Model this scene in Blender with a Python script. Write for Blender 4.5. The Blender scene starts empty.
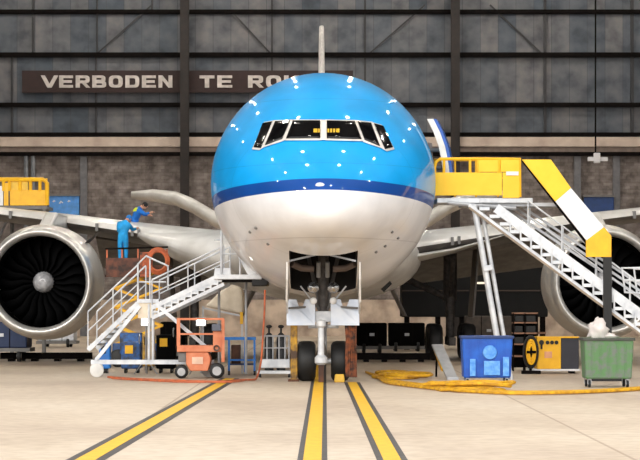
import bpy, bmesh, math, random
from mathutils import Vector, Matrix, noise
random.seed(7)
SC = bpy.context.scene
COL = SC.collection
PI = math.pi
F, H, HY, CX = 2450.0, 2.14, 303.0, 320.0      # focal length (px), eye height (m), horizon row, centre column

# ------------------------------------------------------------------ camera
cd = bpy.data.cameras.new('camera'); cam = bpy.data.objects.new('camera', cd); COL.objects.link(cam)
cam.location = (0, 0, H); cam.rotation_euler = (PI/2, 0, 0)
cd.sensor_width = 36; cd.lens = F/640*36; cd.shift_y = (HY-230)/640; cd.clip_end = 600
SC.camera = cam
# ------------------------------------------------------------------ world, exposure
w = bpy.data.worlds.new('world'); SC.world = w; w.use_nodes = True
bg = w.node_tree.nodes['Background']; bg.inputs[0].default_value = (1.0, .985, .965, 1); bg.inputs[1].default_value = 1.85
SC.view_settings.view_transform = 'Standard'; SC.view_settings.look = 'None'
SC.view_settings.exposure = 0.0; SC.view_settings.gamma = 1
SUN = bpy.data.lights.new('sun', 'SUN'); SUN.energy = 1.35; SUN.angle = .5; SUN.color = (1, .97, .92)
so = bpy.data.objects.new('sun', SUN); COL.objects.link(so)
so.rotation_euler = Vector((-.25, -1, .3)).to_track_quat('Z', 'Y').to_euler()
LAMP_POWER = 620.0

# ------------------------------------------------------------------ helpers
def P(px, py, d): return Vector(((px-CX)*d/F, d, H-(py-HY)*d/F))
def lin(c):
    r = []
    for v in c[:3]:
        v = v/255; r.append(v/12.92 if v <= .04045 else ((v+.055)/1.055)**2.4)
    return (*r, 1)
MC = {}
def M(name, c=(128,128,128), rough=.5, metal=0, c2=None, scale=3, coat=0, emit=0, detail=3, lo=.35, hi=.65, bump=0):
    if name in MC: return MC[name]
    m = bpy.data.materials.new(name); MC[name] = m; m.use_nodes = True
    nt = m.node_tree; b = nt.nodes['Principled BSDF']
    b.inputs['Roughness'].default_value = rough; b.inputs['Metallic'].default_value = metal
    b.inputs['Coat Weight'].default_value = coat; b.inputs['Coat Roughness'].default_value = .06
    tc = nt.nodes.new('ShaderNodeTexCoord'); nz = nt.nodes.new('ShaderNodeTexNoise'); cr = nt.nodes.new('ShaderNodeValToRGB')
    nz.inputs['Scale'].default_value = scale; nz.inputs['Detail'].default_value = detail
    nt.links.new(tc.outputs['Object'], nz.inputs['Vector']); nt.links.new(nz.outputs[0], cr.inputs[0])
    k = c2 if c2 else tuple(v*.88 for v in c)
    cr.color_ramp.elements[0].position = lo; cr.color_ramp.elements[1].position = hi
    cr.color_ramp.elements[0].color = lin(k); cr.color_ramp.elements[1].color = lin(c)
    nt.links.new(cr.outputs[0], b.inputs['Base Color'])
    if bump:
        bp = nt.nodes.new('ShaderNodeBump'); bp.inputs['Strength'].default_value = bump; bp.inputs['Distance'].default_value = .02
        nt.links.new(nz.outputs[0], bp.inputs['Height']); nt.links.new(bp.outputs[0], b.inputs['Normal'])
    if emit:
        b.inputs['Emission Color'].default_value = lin(c); b.inputs['Emission Strength'].default_value = emit
    return m

class MB:
    def __init__(s): s.b = bmesh.new()
    def face(s, pts, mi=0):
        f = s.b.faces.new([s.b.verts.new(p) for p in pts]); f.material_index = mi; return s
    def grid(s, rows, close=False, mi=0):
        vs = [[s.b.verts.new(p) for p in r] for r in rows]
        n = len(vs[0])
        for i in range(len(vs)-1):
            for j in range(n if close else n-1):
                k = (j+1) % n
                try: s.b.faces.new((vs[i][j], vs[i][k], vs[i+1][k], vs[i+1][j])).material_index = mi
                except ValueError: pass
        return vs
    def hexa(s, a, b, mi=0):                     # two quads a,b joined
        va = [s.b.verts.new(p) for p in a]; vb = [s.b.verts.new(p) for p in b]
        n = len(va)
        s.b.faces.new(va).material_index = mi; s.b.faces.new(vb[::-1]).material_index = mi
        for i in range(n):
            j = (i+1) % n; s.b.faces.new((va[j], va[i], vb[i], vb[j])).material_index = mi
        return s
    def box(s, x0, x1, y0, y1, z0, z1, mi=0):
        return s.hexa([(x0,y0,z0),(x1,y0,z0),(x1,y0,z1),(x0,y0,z1)], [(x0,y1,z0),(x1,y1,z0),(x1,y1,z1),(x0,y1,z1)], mi)
    def prism(s, pts, d, mi=0):                  # polygon pts extruded by vector d
        d = Vector(d); return s.hexa([Vector(p) for p in pts], [Vector(p)+d for p in pts], mi)
    def beam(s, p, q, wd, ht, up=(0,0,1), mi=0):
        p, q = Vector(p), Vector(q); t = (q-p).normalized(); u = Vector(up)
        if abs(t.dot(u)) > .98: u = Vector((0,1,0))
        sd = t.cross(u).normalized()*wd/2; u = sd.cross(t).normalized()*ht/2
        f = lambda o: [o-sd-u, o+sd-u, o+sd+u, o-sd+u]
        return s.hexa(f(p), f(q), mi)
    def path(s, pts, r, n=8, close=False, mi=0):
        pts = [Vector(p) for p in pts]; rows = []; m = len(pts)
        prev = None
        for i, p in enumerate(pts):
            if close: t = pts[(i+1) % m]-pts[i-1]
            else: t = pts[min(i+1, m-1)]-pts[max(i-1, 0)]
            t.normalize()
            u = prev if prev is not None else (Vector((0,0,1)) if abs(t.z) < .9 else Vector((0,1,0)))
            a = (u - t*u.dot(t)).normalized(); prev = a; b_ = t.cross(a)
            rr = r[i] if isinstance(r, (list, tuple)) else r
            rows.append([p+(a*math.cos(2*PI*k/n)+b_*math.sin(2*PI*k/n))*rr for k in range(n)])
        if close: rows.append([v.copy() for v in rows[0]])
        vs = s.grid(rows, True, mi)
        if not close:
            s.b.faces.new(vs[0][::-1]).material_index = mi; s.b.faces.new(vs[-1]).material_index = mi
        return s
    def tube(s, p, q, r, n=8, mi=0): return s.path([p, q], r, n, mi=mi)
    def lathe(s, prof, c=(0,0,0), axis='Y', n=32, mi=0):     # prof: (along, radius)
        c = Vector(c); rows = []
        for a, r in prof:
            row = []
            for k in range(n):
                u, v = math.cos(2*PI*k/n)*r, math.sin(2*PI*k/n)*r
                row.append(c + {'Y': Vector((u, a, v)), 'X': Vector((a, u, v)), 'Z': Vector((u, v, a))}[axis])
            rows.append(row)
        vs = s.grid(rows, True, mi); return s
    def disc(s, c, r, axis='Y', n=32, mi=0):
        c = Vector(c); 
        s.face([c+{'Y': Vector((math.cos(2*PI*k/n)*r, 0, math.sin(2*PI*k/n)*r)), 'X': Vector((0, math.cos(2*PI*k/n)*r, math.sin(2*PI*k/n)*r)), 'Z': Vector((math.cos(2*PI*k/n)*r, math.sin(2*PI*k/n)*r, 0))}[axis] for k in range(n)], mi); return s
    def ball(s, c, r, sx=1, sy=1, sz=1, n=14, bumpy=0, mi=0):
        c = Vector(c); rows = []
        for i in range(n//2+1):
            th = PI*i/(n//2); row = []
            for k in range(n):
                v = Vector((math.sin(th)*math.cos(2*PI*k/n), math.sin(th)*math.sin(2*PI*k/n), math.cos(th)))
                q = 1+bumpy*noise.noise(v*2.3+c)
                row.append(c+Vector((v.x*sx, v.y*sy, v.z*sz))*r*q)
            rows.append(row)
        s.grid(rows, True, mi); return s
def dull(m):
    m.node_tree.nodes['Principled BSDF'].inputs['Specular IOR Level'].default_value = .05; return m
def link(name, mb, mat, parent=None, smooth=False, bevel=0, root=None, label=None, loc=None, weld=True):
    me = bpy.data.meshes.new(name)
    org = Vector((0,0,0))
    if parent is not None:
        q = parent
        while q is not None: org += q.location; q = q.parent
    elif loc is not None: org = Vector(loc)
    b = mb.b
    if weld: bmesh.ops.remove_doubles(b, verts=b.verts, dist=1e-5)
    bmesh.ops.recalc_face_normals(b, faces=b.faces)
    bmesh.ops.translate(b, verts=b.verts, vec=-org)
    b.to_mesh(me); b.free()
    for mm in (mat if isinstance(mat, (list, tuple)) else [mat]): me.materials.append(mm)
    if smooth:
        for p in me.polygons: p.use_smooth = True
        try: me.set_sharp_from_angle(angle=math.radians(smooth if smooth > 1 else 40))
        except Exception: pass
    o = bpy.data.objects.new(name, me); COL.objects.link(o)
    if parent is not None: o.parent = parent
    elif loc is not None: o.location = loc
    if bevel:
        bv = o.modifiers.new('bevel', 'BEVEL'); bv.width = bevel; bv.segments = 2; bv.limit_method = 'ANGLE'
    if label: o['label'] = label
    return o
def tag(o, label, cat, group=None, kind=None):
    o['label'] = label; o['category'] = cat
    if group: o['group'] = group
    if kind: o['kind'] = kind
    return o
def thing(name, label, cat, loc=(0,0,0), group=None):
    o = bpy.data.objects.new(name, None); COL.objects.link(o); o.location = loc; o.empty_display_size = .2
    return tag(o, label, cat, group)
def struct(name, mb, mat, **k):
    o = link(name, mb, mat, **k); o['kind'] = 'structure'; return o
def copy_tree(o, parent=None):
    c = o.copy(); COL.objects.link(c); c.parent = parent
    for ch in [x for x in bpy.data.objects if x.parent == o]: copy_tree(ch, c)
    return c
def spline(keys, x):                              # monotone-ish cubic through (x,y)
    n = len(keys)
    if x <= keys[0][0]: return keys[0][1]
    if x >= keys[-1][0]: return keys[-1][1]
    i = max(j for j in range(n-1) if keys[j][0] <= x)
    def sl(j):
        if j <= 0: return (keys[1][1]-keys[0][1])/(keys[1][0]-keys[0][0])
        if j >= n-1: return (keys[-1][1]-keys[-2][1])/(keys[-1][0]-keys[-2][0])
        a = (keys[j][1]-keys[j-1][1])/(keys[j][0]-keys[j-1][0]); b = (keys[j+1][1]-keys[j][1])/(keys[j+1][0]-keys[j][0])
        return 0 if a*b <= 0 else 2*a*b/(a+b)
    x0, y0 = keys[i]; x1, y1 = keys[i+1]; h = x1-x0; t = (x-x0)/h; m0, m1 = sl(i)*h, sl(i+1)*h
    return (2*t**3-3*t**2+1)*y0+(t**3-2*t**2+t)*m0+(-2*t**3+3*t**2)*y1+(t**3-t**2)*m1
GLY = {                                            # wide slab letters: strokes as (x0,z0,x1,z1) boxes, closed rings 'o', slanted bars 'b'
 'V': [('b',.02,1,.5,0),('b',.98,1,.5,0)], 'E': [(0,0,.3,1),(.25,.78,1,1),(.25,.39,.92,.61),(.25,0,1,.22)],
 'R': [(0,0,.3,1),('r',.15,.36,1,1),('b',.55,.42,.9,0)], 'B': [(0,0,.3,1),('r',.15,.44,.95,1),('r',.15,0,1,.56)],
 'O': [('o',0,0,1,1)], 'D': [(0,0,.3,1),('r',.15,0,1,1)], 'N': [(0,0,.28,1),(.72,0,1,1),('b',.14,1,.86,0)],
 'T': [(.35,0,.65,1),(0,.76,1,1)], 'K': [(0,0,.3,1),('b',.25,.42,.85,1),('b',.4,.55,.88,0)]}
def letter_mb(ch, w_, h_, dp):
    mb = MB(); pt = lambda x, z, y=0: (x*w_, y, z*h_)
    def ring(x0, x1, z0, z1, tx, tz, half):
        cx, cz, rx, rz = (x0+x1)/2, (z0+z1)/2, (x1-x0)/2, (z1-z0)/2; n = 24; out, inn = [], []
        for k in range(n):
            a = 2*PI*k/n; c, s_ = math.cos(a), math.sin(a); f = lambda v: math.copysign(abs(v)**.62, v)
            x, xi = cx+rx*f(c), cx+(rx-tx)*f(c)
            if half and c < 0: x, xi = x0, x0+tx*.01
            out.append((x, cz+rz*f(s_))); inn.append((xi, cz+(rz-tz)*f(s_)))
        for k in range(n):
            l = (k+1) % n; q = [out[k], out[l], inn[l], inn[k]]
            mb.hexa([pt(*p, -.006*(k_+1)) for p in q], [pt(*p, dp) for p in q])
    for k_, g_ in enumerate(GLY[ch]):
        if g_[0] == 'b':
            _, x0, z0, x1, z1 = g_; q = [(x0-.15,z0),(x0+.15,z0),(x1+.15,z1),(x1-.15,z1)]; mb.hexa([pt(*p, -.004*(k_+1)) for p in q], [pt(*p, dp) for p in q])
        elif g_[0] == 'o': ring(g_[1], g_[3], g_[2], g_[4], .3, .22, False)
        elif g_[0] == 'r': ring(g_[1], g_[3], g_[2], g_[4], .28, min(.22, (g_[4]-g_[2])*.36), True)
        else: mb.box(g_[0]*w_, g_[2]*w_, -.004*k_, dp, g_[1]*h_, g_[3]*h_)
    return mb
# ------------------------------------------------------------------ materials with patterns of their own
def node_mat(name, rough=.5):
    m = bpy.data.materials.new(name); m.use_nodes = True; nt = m.node_tree
    return m, nt, nt.nodes['Principled BSDF'], (lambda t: nt.nodes.new('ShaderNode'+t)), nt.links.new
def mix(nt, L, fac, a, b, mode='MIX'):
    n = nt.nodes.new('ShaderNodeMix'); n.data_type = 'RGBA'; n.blend_type = mode
    for s, v in ((0, fac), (6, a), (7, b)):
        if hasattr(v, 'is_output'): L(v, n.inputs[s])
        else: n.inputs[s].default_value = v
    return n.outputs[2]
def ramp(nt, L, src, stops, const=False):
    n = nt.nodes.new('ShaderNodeValToRGB'); L(src, n.inputs[0]); e = n.color_ramp.elements
    if const: n.color_ramp.interpolation = 'CONSTANT'
    while len(e) < len(stops): e.new(.5)
    for i, (p, c) in enumerate(stops): e[i].position = p; e[i].color = c if len(c) == 4 and max(c) <= 1 else lin(c)
    return n.outputs[0]
def floor_mat():
    m, nt, b, N, L = node_mat('concrete_floor'); tc = N('TexCoord')
    n1 = N('TexNoise'); n1.inputs['Scale'].default_value = .22; n1.inputs['Detail'].default_value = 6
    mp = N('Mapping'); mp.inputs['Scale'].default_value = (1, .5, 1); L(tc.outputs['Object'], mp.inputs[0]); L(mp.outputs[0], n1.inputs['Vector'])
    c1 = ramp(nt, L, n1.outputs[0], [(.3, (184,165,146)), (.52, (206,190,170)), (.72, (214,201,183))])
    n2 = N('TexNoise'); n2.inputs['Scale'].default_value = 3.5; n2.inputs['Detail'].default_value = 8; L(tc.outputs['Object'], n2.inputs['Vector'])
    c2 = ramp(nt, L, n2.outputs[0], [(.3, (228,222,216)), (.6, (255,255,255))])
    c = mix(nt, L, .8, c1, c2, 'MULTIPLY')
    br = N('TexBrick'); br.offset = 0; br.inputs['Scale'].default_value = 1
    br.inputs['Brick Width'].default_value = 7.5; br.inputs['Row Height'].default_value = 7.5; br.inputs['Mortar Size'].default_value = .03
    br.inputs['Color1'].default_value = (1,1,1,1); br.inputs['Color2'].default_value = (.93,.92,.9,1); br.inputs['Mortar'].default_value = (.66,.6,.55,1)
    mo = N('Mapping'); mo.inputs['Location'].default_value = (3.2, 5.2, 0); L(tc.outputs['Object'], mo.inputs[0]); L(mo.outputs[0], br.inputs['Vector'])
    c = mix(nt, L, 1.0, c, br.outputs[0], 'MULTIPLY')
    L(c, b.inputs['Base Color']); b.inputs['Roughness'].default_value = .55
    return m
def clad_mat():
    m, nt, b, N, L = node_mat('grey_cladding'); tc = N('TexCoord'); sp = N('SeparateXYZ'); cb = N('CombineXYZ')
    L(tc.outputs['Object'], sp.inputs[0]); L(sp.outputs[0], cb.inputs[0]); L(sp.outputs[2], cb.inputs[1])
    br = N('TexBrick'); br.offset = 0; br.inputs['Scale'].default_value = 1
    br.inputs['Brick Width'].default_value = 1.15; br.inputs['Row Height'].default_value = 3.0; br.inputs['Mortar Size'].default_value = .018
    br.inputs['Color1'].default_value = lin((78,90,104)); br.inputs['Color2'].default_value = lin((118,118,122)); br.inputs['Mortar'].default_value = lin((74,80,88))
    L(cb.outputs[0], br.inputs['Vector'])
    n = N('TexNoise'); n.inputs['Scale'].default_value = .9; n.inputs['Detail'].default_value = 7; L(cb.outputs[0], n.inputs['Vector'])
    v = ramp(nt, L, n.outputs[0], [(.3, (150,152,160)), (.5, (215,215,215)), (.7, (255,246,240))])
    L(mix(nt, L, 1.0, br.outputs[0], v, 'MULTIPLY'), b.inputs['Base Color']); b.inputs['Roughness'].default_value = .6
    return m
def brick_mat():
    m, nt, b, N, L = node_mat('brown_brickwork'); tc = N('TexCoord'); sp = N('SeparateXYZ'); cb = N('CombineXYZ')
    L(tc.outputs['Object'], sp.inputs[0]); L(sp.outputs[0], cb.inputs[0]); L(sp.outputs[2], cb.inputs[1])
    n = N('TexNoise'); n.inputs['Scale'].default_value = 1.6; n.inputs['Detail'].default_value = 9; L(cb.outputs[0], n.inputs['Vector'])
    v = ramp(nt, L, n.outputs[0], [(.3, (88,80,76)), (.5, (128,119,114)), (.72, (156,148,146))])
    br = N('TexBrick'); br.inputs['Scale'].default_value = 1; br.inputs['Brick Width'].default_value = .5; br.inputs['Row Height'].default_value = .22
    br.inputs['Mortar Size'].default_value = .012; br.inputs['Color1'].default_value = (1,1,1,1); br.inputs['Color2'].default_value = (.72,.7,.7,1); br.inputs['Mortar'].default_value = (.6,.58,.57,1)
    L(cb.outputs[0], br.inputs['Vector'])
    L(mix(nt, L, 1.0, v, br.outputs[0], 'MULTIPLY'), b.inputs['Base Color']); b.inputs['Roughness'].default_value = .85
    return m
ZC = 5.42
def plane_mat():                                  # livery: sky blue above, dark blue cheatline, pale grey below
    m, nt, b, N, L = node_mat('airliner_paint'); tc = N('TexCoord'); sp = N('SeparateXYZ'); L(tc.outputs['Object'], sp.inputs[0])
    ym = N('MapRange'); ym.inputs['From Min'].default_value = 0; ym.inputs['From Max'].default_value = 8; ym.inputs['To Min'].default_value = -.05; ym.inputs['To Max'].default_value = .26; L(sp.outputs[1], ym.inputs[0])
    ad = N('Math'); ad.operation = 'ADD'; L(sp.outputs[2], ad.inputs[0]); L(ym.outputs[0], ad.inputs[1])     # the dark band rises gently towards the nose
    mr = N('MapRange'); mr.inputs['From Min'].default_value = 0; mr.inputs['From Max'].default_value = 10; L(ad.outputs[0], mr.inputs[0])
    c = ramp(nt, L, mr.outputs[0], [(0, (234,234,236)), (.4895, (6,70,150)), (.523, (0,160,234))], const=True)
    n = N('TexNoise'); n.inputs['Scale'].default_value = .8; n.inputs['Detail'].default_value = 5; L(tc.outputs['Object'], n.inputs['Vector'])
    v = ramp(nt, L, n.outputs[0], [(.3, (238,238,238)), (.6, (255,255,255))])
    # fine skin joints
    jn = N('TexBrick'); jn.offset = 0; jn.inputs['Brick Width'].default_value = 3.2; jn.inputs['Row Height'].default_value = 1.9; jn.inputs['Scale'].default_value = 1
    jn.inputs['Mortar Size'].default_value = .012; jn.inputs['Color1'].default_value = jn.inputs['Color2'].default_value = (1,1,1,1); jn.inputs['Mortar'].default_value = (.72,.72,.72,1)
    cb = N('CombineXYZ'); L(sp.outputs[1], cb.inputs[0]); L(sp.outputs[2], cb.inputs[1]); L(cb.outputs[0], jn.inputs['Vector'])
    c = mix(nt, L, 1.0, c, v, 'MULTIPLY'); c = mix(nt, L, .6, c, jn.outputs[0], 'MULTIPLY')
    L(c, b.inputs['Base Color']); b.inputs['Roughness'].default_value = .5
    b.inputs['Specular IOR Level'].default_value = .2; b.inputs['Coat Weight'].default_value = .5; b.inputs['Coat Roughness'].default_value = .03
    return m
m_white = M('aircraft_white', (228,226,222), .3, c2=(206,203,198), scale=1.2, coat=.3)
m_lip = M('inlet_lip_metal', (214,212,208), .3, .55)
m_black = M('black_rubber', (16,16,17), .6)
m_dark = M('dark_void', (9,9,9), .8)
m_steel = dull(M('dark_steel', (20,16,15), .7, c2=(12,10,10)))
m_silver = M('painted_silver', (214,216,218), .4, .15, c2=(180,184,190))
m_alu = M('aluminium', (178,180,184), .4, .5)
m_yel = M('yellow_paint', (240,184,16), .5, c2=(228,168,8))
m_yelpanel = M('yellow_banner', (242,194,40), .55, c2=(238,188,30))
m_whitep = M('white_banner', (226,226,230), .6, c2=(220,220,224))
m_org = M('orange_paint', (216,136,98), .6, c2=(198,108,70))
m_orghose = M('orange_hose', (204,104,60), .6, c2=(160,84,54), scale=4)
m_blue = M('blue_paint', (24,120,200), .5, c2=(16,96,176))
m_navy = M('navy_paint', (22,44,84), .6)
m_grey = M('grey_paint', (120,118,116), .6)
m_cream = M('cream_fabric', (226,214,194), .8, c2=(206,192,170))
m_brown = M('brown_rust', (92,56,36), .8, c2=(60,38,28))
m_glass = M('cockpit_glass', (10,10,12), .08)
m_chrome = M('chrome', (215,215,215), .2, .9)

# ------------------------------------------------------------------ large structure
WB = 158.0
struct('floor', MB().box(-60, 60, 5, WB+1, -.3, 0), floor_mat())
zb = P(0, 155, WB).z
struct('wall_back', MB().box(-50, 50, WB, WB+.6, 0, zb), brick_mat())
struct('wall_back_cladding', MB().box(-50, 50, WB+.15, WB+.6, zb, 27), clad_mat())
struct('wall_left', MB().box(-44, -43.5, 58, WB, 0, 27), M('side_wall', (92,92,96), .8, c2=(70,72,78), scale=.4))
struct('wall_right', MB().box(43.5, 44, 58, WB, 0, 27), MC['side_wall'])
struct('ceiling', MB().box(-44, 44, 56, WB, 25.2, 25.6), M('roof_deck', (96,92,90), .8, c2=(70,66,64), scale=.3))
struct('wall_back_dado', MB().box(-50, 50, WB-.25, WB, 0, 2.35), M('dado_beige', (206,188,170), .8, c2=(150,132,118), scale=.9, detail=6))
mb = MB()
for k in range(8): mb.box(-43.4, 43.4, 62+k*13, 62.5+k*13, 24.0, 25.2)
struct('trim_1', mb, m_steel)
tn = 2
def trim(mb, mat):
    global tn
    struct('trim_%d' % tn, mb, mat); tn += 1
for py, t in ((12,4), (55,4.4), (105,4.2), (134.5,3.6)):
    a = P(0, py+t/2, WB).z; b = P(0, py-t/2, WB).z
    trim(MB().box(-46, 46, WB-.3, WB+.15, a, b), m_steel)
a, b = P(0,147,WB).z, P(0,137.5,WB).z
trim(MB().box(-46, 46, WB-.5, WB, a, b), M('pale_beam', (206,190,176), .7, c2=(178,160,148), scale=.8))
trim(MB().box(-46, 46, WB-.4, WB, P(0,152.5,WB).z, P(0,147.5,WB).z), M('tan_beam', (128,112,102), .7))
trim(MB().box(-46, 46, WB-.6, WB, P(0,156,WB).z, P(0,152.5,WB).z), m_steel)
for px, wd in ((185.5, 8.5), (454.5, 8.5)):
    x = P(px, 0, WB).x; hw = wd/2*WB/F
    mb = MB(); mb.box(x-hw, x+hw, WB-1.3, WB-1.2, 0, 25.2); mb.box(x-hw, x+hw, WB-.7, WB-.6, 0, 25.2); mb.box(x-.06, x+.06, WB-1.2, WB-.7, 0, 25.2)
    trim(mb, M('column_steel', (34,25,22), .7, c2=(22,17,16)))
for px, wd, y0, y1 in ((12,2,55,134), (33,2,-40,56), (96,1.6,55,134), (97,1.4,-40,55), (272,2,-40,140), (365,2,-40,134), (545,2.6,-40,134), (632,3,-40,134), (152,1.4,-40,10)):
    x = P(px, 0, WB).x; hw = wd/2*WB/F
    trim(MB().box(x-hw, x+hw, WB-.12, WB+.15, P(0,y1,WB).z, P(0,y0,WB).z), M('mullion_steel', (44,44,48), .6))
for a_, b_ in (((98,53),(152,5)), ((232,12),(270,53)), ((370,53),(425,5)), ((490,5),(541,53))):
    trim(MB().beam(P(*a_, WB-.1), P(*b_, WB-.1), .1, .12, (0,1,0)), MC['mullion_steel'])
for px in (26, 33):                                # pipes down the brickwork
    trim(MB().path([P(px,156,WB-.4), P(px,200,WB-.4), Vector((P(px,0,WB).x, WB-.4, 0))], .14, 8), M('grey_pipe', (128,132,138), .5))
for px in (84, 577, 616):
    x = P(px,0,WB).x; trim(MB().box(x-.22, x+.22, WB-.35, WB, 0, zb-.1), M('pier_grey', (112,112,116), .7))
# floor lines
def strip(pts, w_, z):
    mb = MB(); (x0,y0), (x1,y1) = pts; mb.box(0,0,0,0,0,0) if False else None
    mb.prism([(x0-w_/2,y0,z-.004),(x0+w_/2,y0,z-.004),(x1+w_/2,y1,z-.004),(x1-w_/2,y1,z-.004)], (0,0,.004)); return mb
LINES = [((-3.36,24),(-2.55,69.5),.27,.53,'left'), ((-.125,24),(.06,110),.25,.41,'centre'), ((1.02,24),(.86,66),.24,.42,'right')]
for (x0,y0),(x1,y1),wi,wo,nm in [(a,b,c,d,e) for a,b,c,d,e in LINES]:
    o = struct('floor_line_border', strip(((x0,y0),(x1,y1)), wo, .006), M('line_black', (62,58,60), .6, c2=(44,42,44)))
    o = struct('floor_line', strip(((x0,y0),(x1,y1)), wi, .011), M('line_yellow', (234,182,14), .6, c2=(218,166,20), scale=6))

# sign on the back wall
sg = thing('wall_sign', 'long dark brown sign with pale no-smoking lettering, high on the grey back wall', 'sign', P(187,81.5,WB-.5))
SD = WB-.5
link('board', MB().box(P(22,0,SD).x, P(353,0,SD).x, SD, SD+.15, P(0,92.5,SD).z, P(0,70.5,SD).z), M('sign_brown', (44,22,20), .7, c2=(36,18,17)), sg)
for wd, x0, x1 in (('VERBODEN',42.5,175), ('TE',199.5,235), ('ROKEN',248,338)):
    pw = (x1-x0)/len(wd)
    for k, ch in enumerate(wd):
        t = letter_mb(ch, pw*.84*SD/F, 12.2*SD/F, .07)
        bmesh.ops.translate(t.b, verts=t.b.verts, vec=P(x0+pw*k, 87.6, SD-.07))
        link('letter', t, M('sign_white', (206,198,194), .6), sg, weld=False)
def wallboard(x0, x1, y0, y1, mat, label, name, marks=None):
    t = thing(name, label, 'board', P((x0+x1)/2, y1, WB-.5))
    link('panel', MB().box(P(x0,0,WB-.5).x, P(x1,0,WB-.5).x, WB-.5, WB, P(0,y1,WB-.5).z, P(0,y0,WB-.5).z), mat, t, bevel=.03)
    link('top_rail', MB().box(P(x0-1,0,WB-.5).x, P(x1+1,0,WB-.5).x, WB-.6, WB, P(0,y0,WB-.5).z, P(0,y0-2,WB-.5).z), m_grey, t)
    for mx, my, r in marks or []:
        link('white_mark', MB().path([P(mx-r,my+r,WB-.52), P(mx,my-r*.4,WB-.52), P(mx+r,my+r*.6,WB-.52)], .05, 6), m_whitep, t)
wallboard(49, 79, 196, 215, M('board_blue', (84,156,236), .5), 'light blue board with small white marks on the brick wall beside the left yellow basket', 'wall_panel', [(54,201,1), (61,202,1.6), (69,201,1)])
wallboard(584, 614, 197, 219, M('board_navy', (20,60,120), .5), 'dark navy blue board on the brick wall behind the slanting banner', 'wall_panel')
# high-bay lamps in the roof
lamp_m = M('lamp_white', (255,246,232), .5, emit=LAMP_POWER)
l0 = None
for j, y in enumerate((62, 76, 92, 108, 122, 134, 144, 151)):
    for i in range(6):
        x = -20+i*8
        if l0 is None:
            l0 = thing('hangar_lamp', 'round high-bay lamp under the hangar roof', 'lamp', (x, y, 23.9), 'hangar roof lamps')
            link('shade', MB().lathe([(.5,.12),(.42,.2),(.05,.55),(.07,.52),(.4,.17)], l0.location, 'Z', 16), m_alu, l0, smooth=True)
            link('bulb', MB().ball(l0.location+Vector((0,0,-.02)), .24, 1, 1, .35, 12), lamp_m, l0, smooth=True)
        else:
            c = copy_tree(l0); c.location = (x, y, 23.9)

# ------------------------------------------------------------------ airliner
X0, YN = .09, 61.0
ac = thing('airliner', 'large twin-engined airliner nose-on, sky blue above a dark blue band and white below', 'aircraft', (X0, YN, 0))
ZT = [(0,-.85),(.1,-.52),(.3,-.28),(.7,.02),(1.2,.3),(2,.7),(2.5,1.02),(3.5,1.68),(4.5,2.2),(6,2.8),(8,3.2),(10,3.34),(48,3.34),(60,3.2),(78,2.3)]
ZBm = [(0,-.85),(.1,-1.12),(.3,-1.32),(.7,-1.52),(1.3,-1.7),(2,-1.86),(3,-2.07),(4,-2.35),(5,-2.64),(6,-2.85),(8,-3.05),(10,-3.1),(45,-3.1),(52,-2.7),(66,-.2),(78,1.6)]
WW = [(0,0),(.1,.42),(.3,.72),(.7,1.1),(1.2,1.45),(2,1.9),(2.5,2.14),(3.5,2.52),(4.5,2.8),(6,3.05),(8,3.16),(10,3.18),(46,3.18),(55,2.6),(66,1.5),(78,.2)]
def sect(s): 
    t, b, w_ = spline(ZT, s), spline(ZBm, s), spline(WW, s)
    return (t+b)/2, (t-b)/2, w_
def inside(p):
    s = p.y-YN
    if s <= 0: return False
    zm, hb, w_ = sect(s)
    return ((p.x-X0)/max(w_,1e-4))**2+((p.z-ZC-zm)/max(hb,1e-4))**2 < 1
def hit(px, py, off=0):
    lo = 61.0
    d = 61.0
    while d < 75 and not inside(P(px, py, d)): d += .25
    a, b = d-.25, d
    for _ in range(24):
        c = (a+b)/2
        if inside(P(px, py, c)): b = c
        else: a = c
    return P(px, py, a-off)
ss = [0,.02,.06,.1,.16,.24,.34,.46,.6,.78,1,1.25,1.5,1.75,2,2.25,2.5,2.75,3,3.25,3.5,3.8,4.1,4.5,5,5.5,6,6.5,7,8,9,10,14,20,30,40,46,50,54,58,62,66,70,74,78]
mb = MB(); rows = []
for s in ss:
    zm, hb, w_ = sect(s); rows.append([Vector((X0+max(w_,.002)*math.sin(2*PI*k/72), YN+s, ZC+zm+max(hb,.002)*math.cos(2*PI*k/72))) for k in range(72)])
vs = mb.grid(rows, True); mb.b.faces.new(vs[0]); mb.b.faces.new(vs[-1][::-1])
pm = plane_mat()
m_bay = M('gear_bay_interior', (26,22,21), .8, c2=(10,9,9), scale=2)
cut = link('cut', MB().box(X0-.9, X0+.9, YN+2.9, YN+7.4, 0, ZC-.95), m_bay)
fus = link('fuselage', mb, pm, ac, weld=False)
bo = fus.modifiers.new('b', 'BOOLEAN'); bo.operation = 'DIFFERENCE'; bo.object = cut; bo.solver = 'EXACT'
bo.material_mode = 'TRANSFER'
bpy.context.view_layer.update()
dg = bpy.context.evaluated_depsgraph_get(); me = bpy.data.meshes.new_from_object(fus.evaluated_get(dg))
fus.modifiers.clear(); fus.data = me; bpy.data.objects.remove(cut)
for p in me.polygons: p.use_smooth = True
me.set_sharp_from_angle(angle=math.radians(35))
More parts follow.
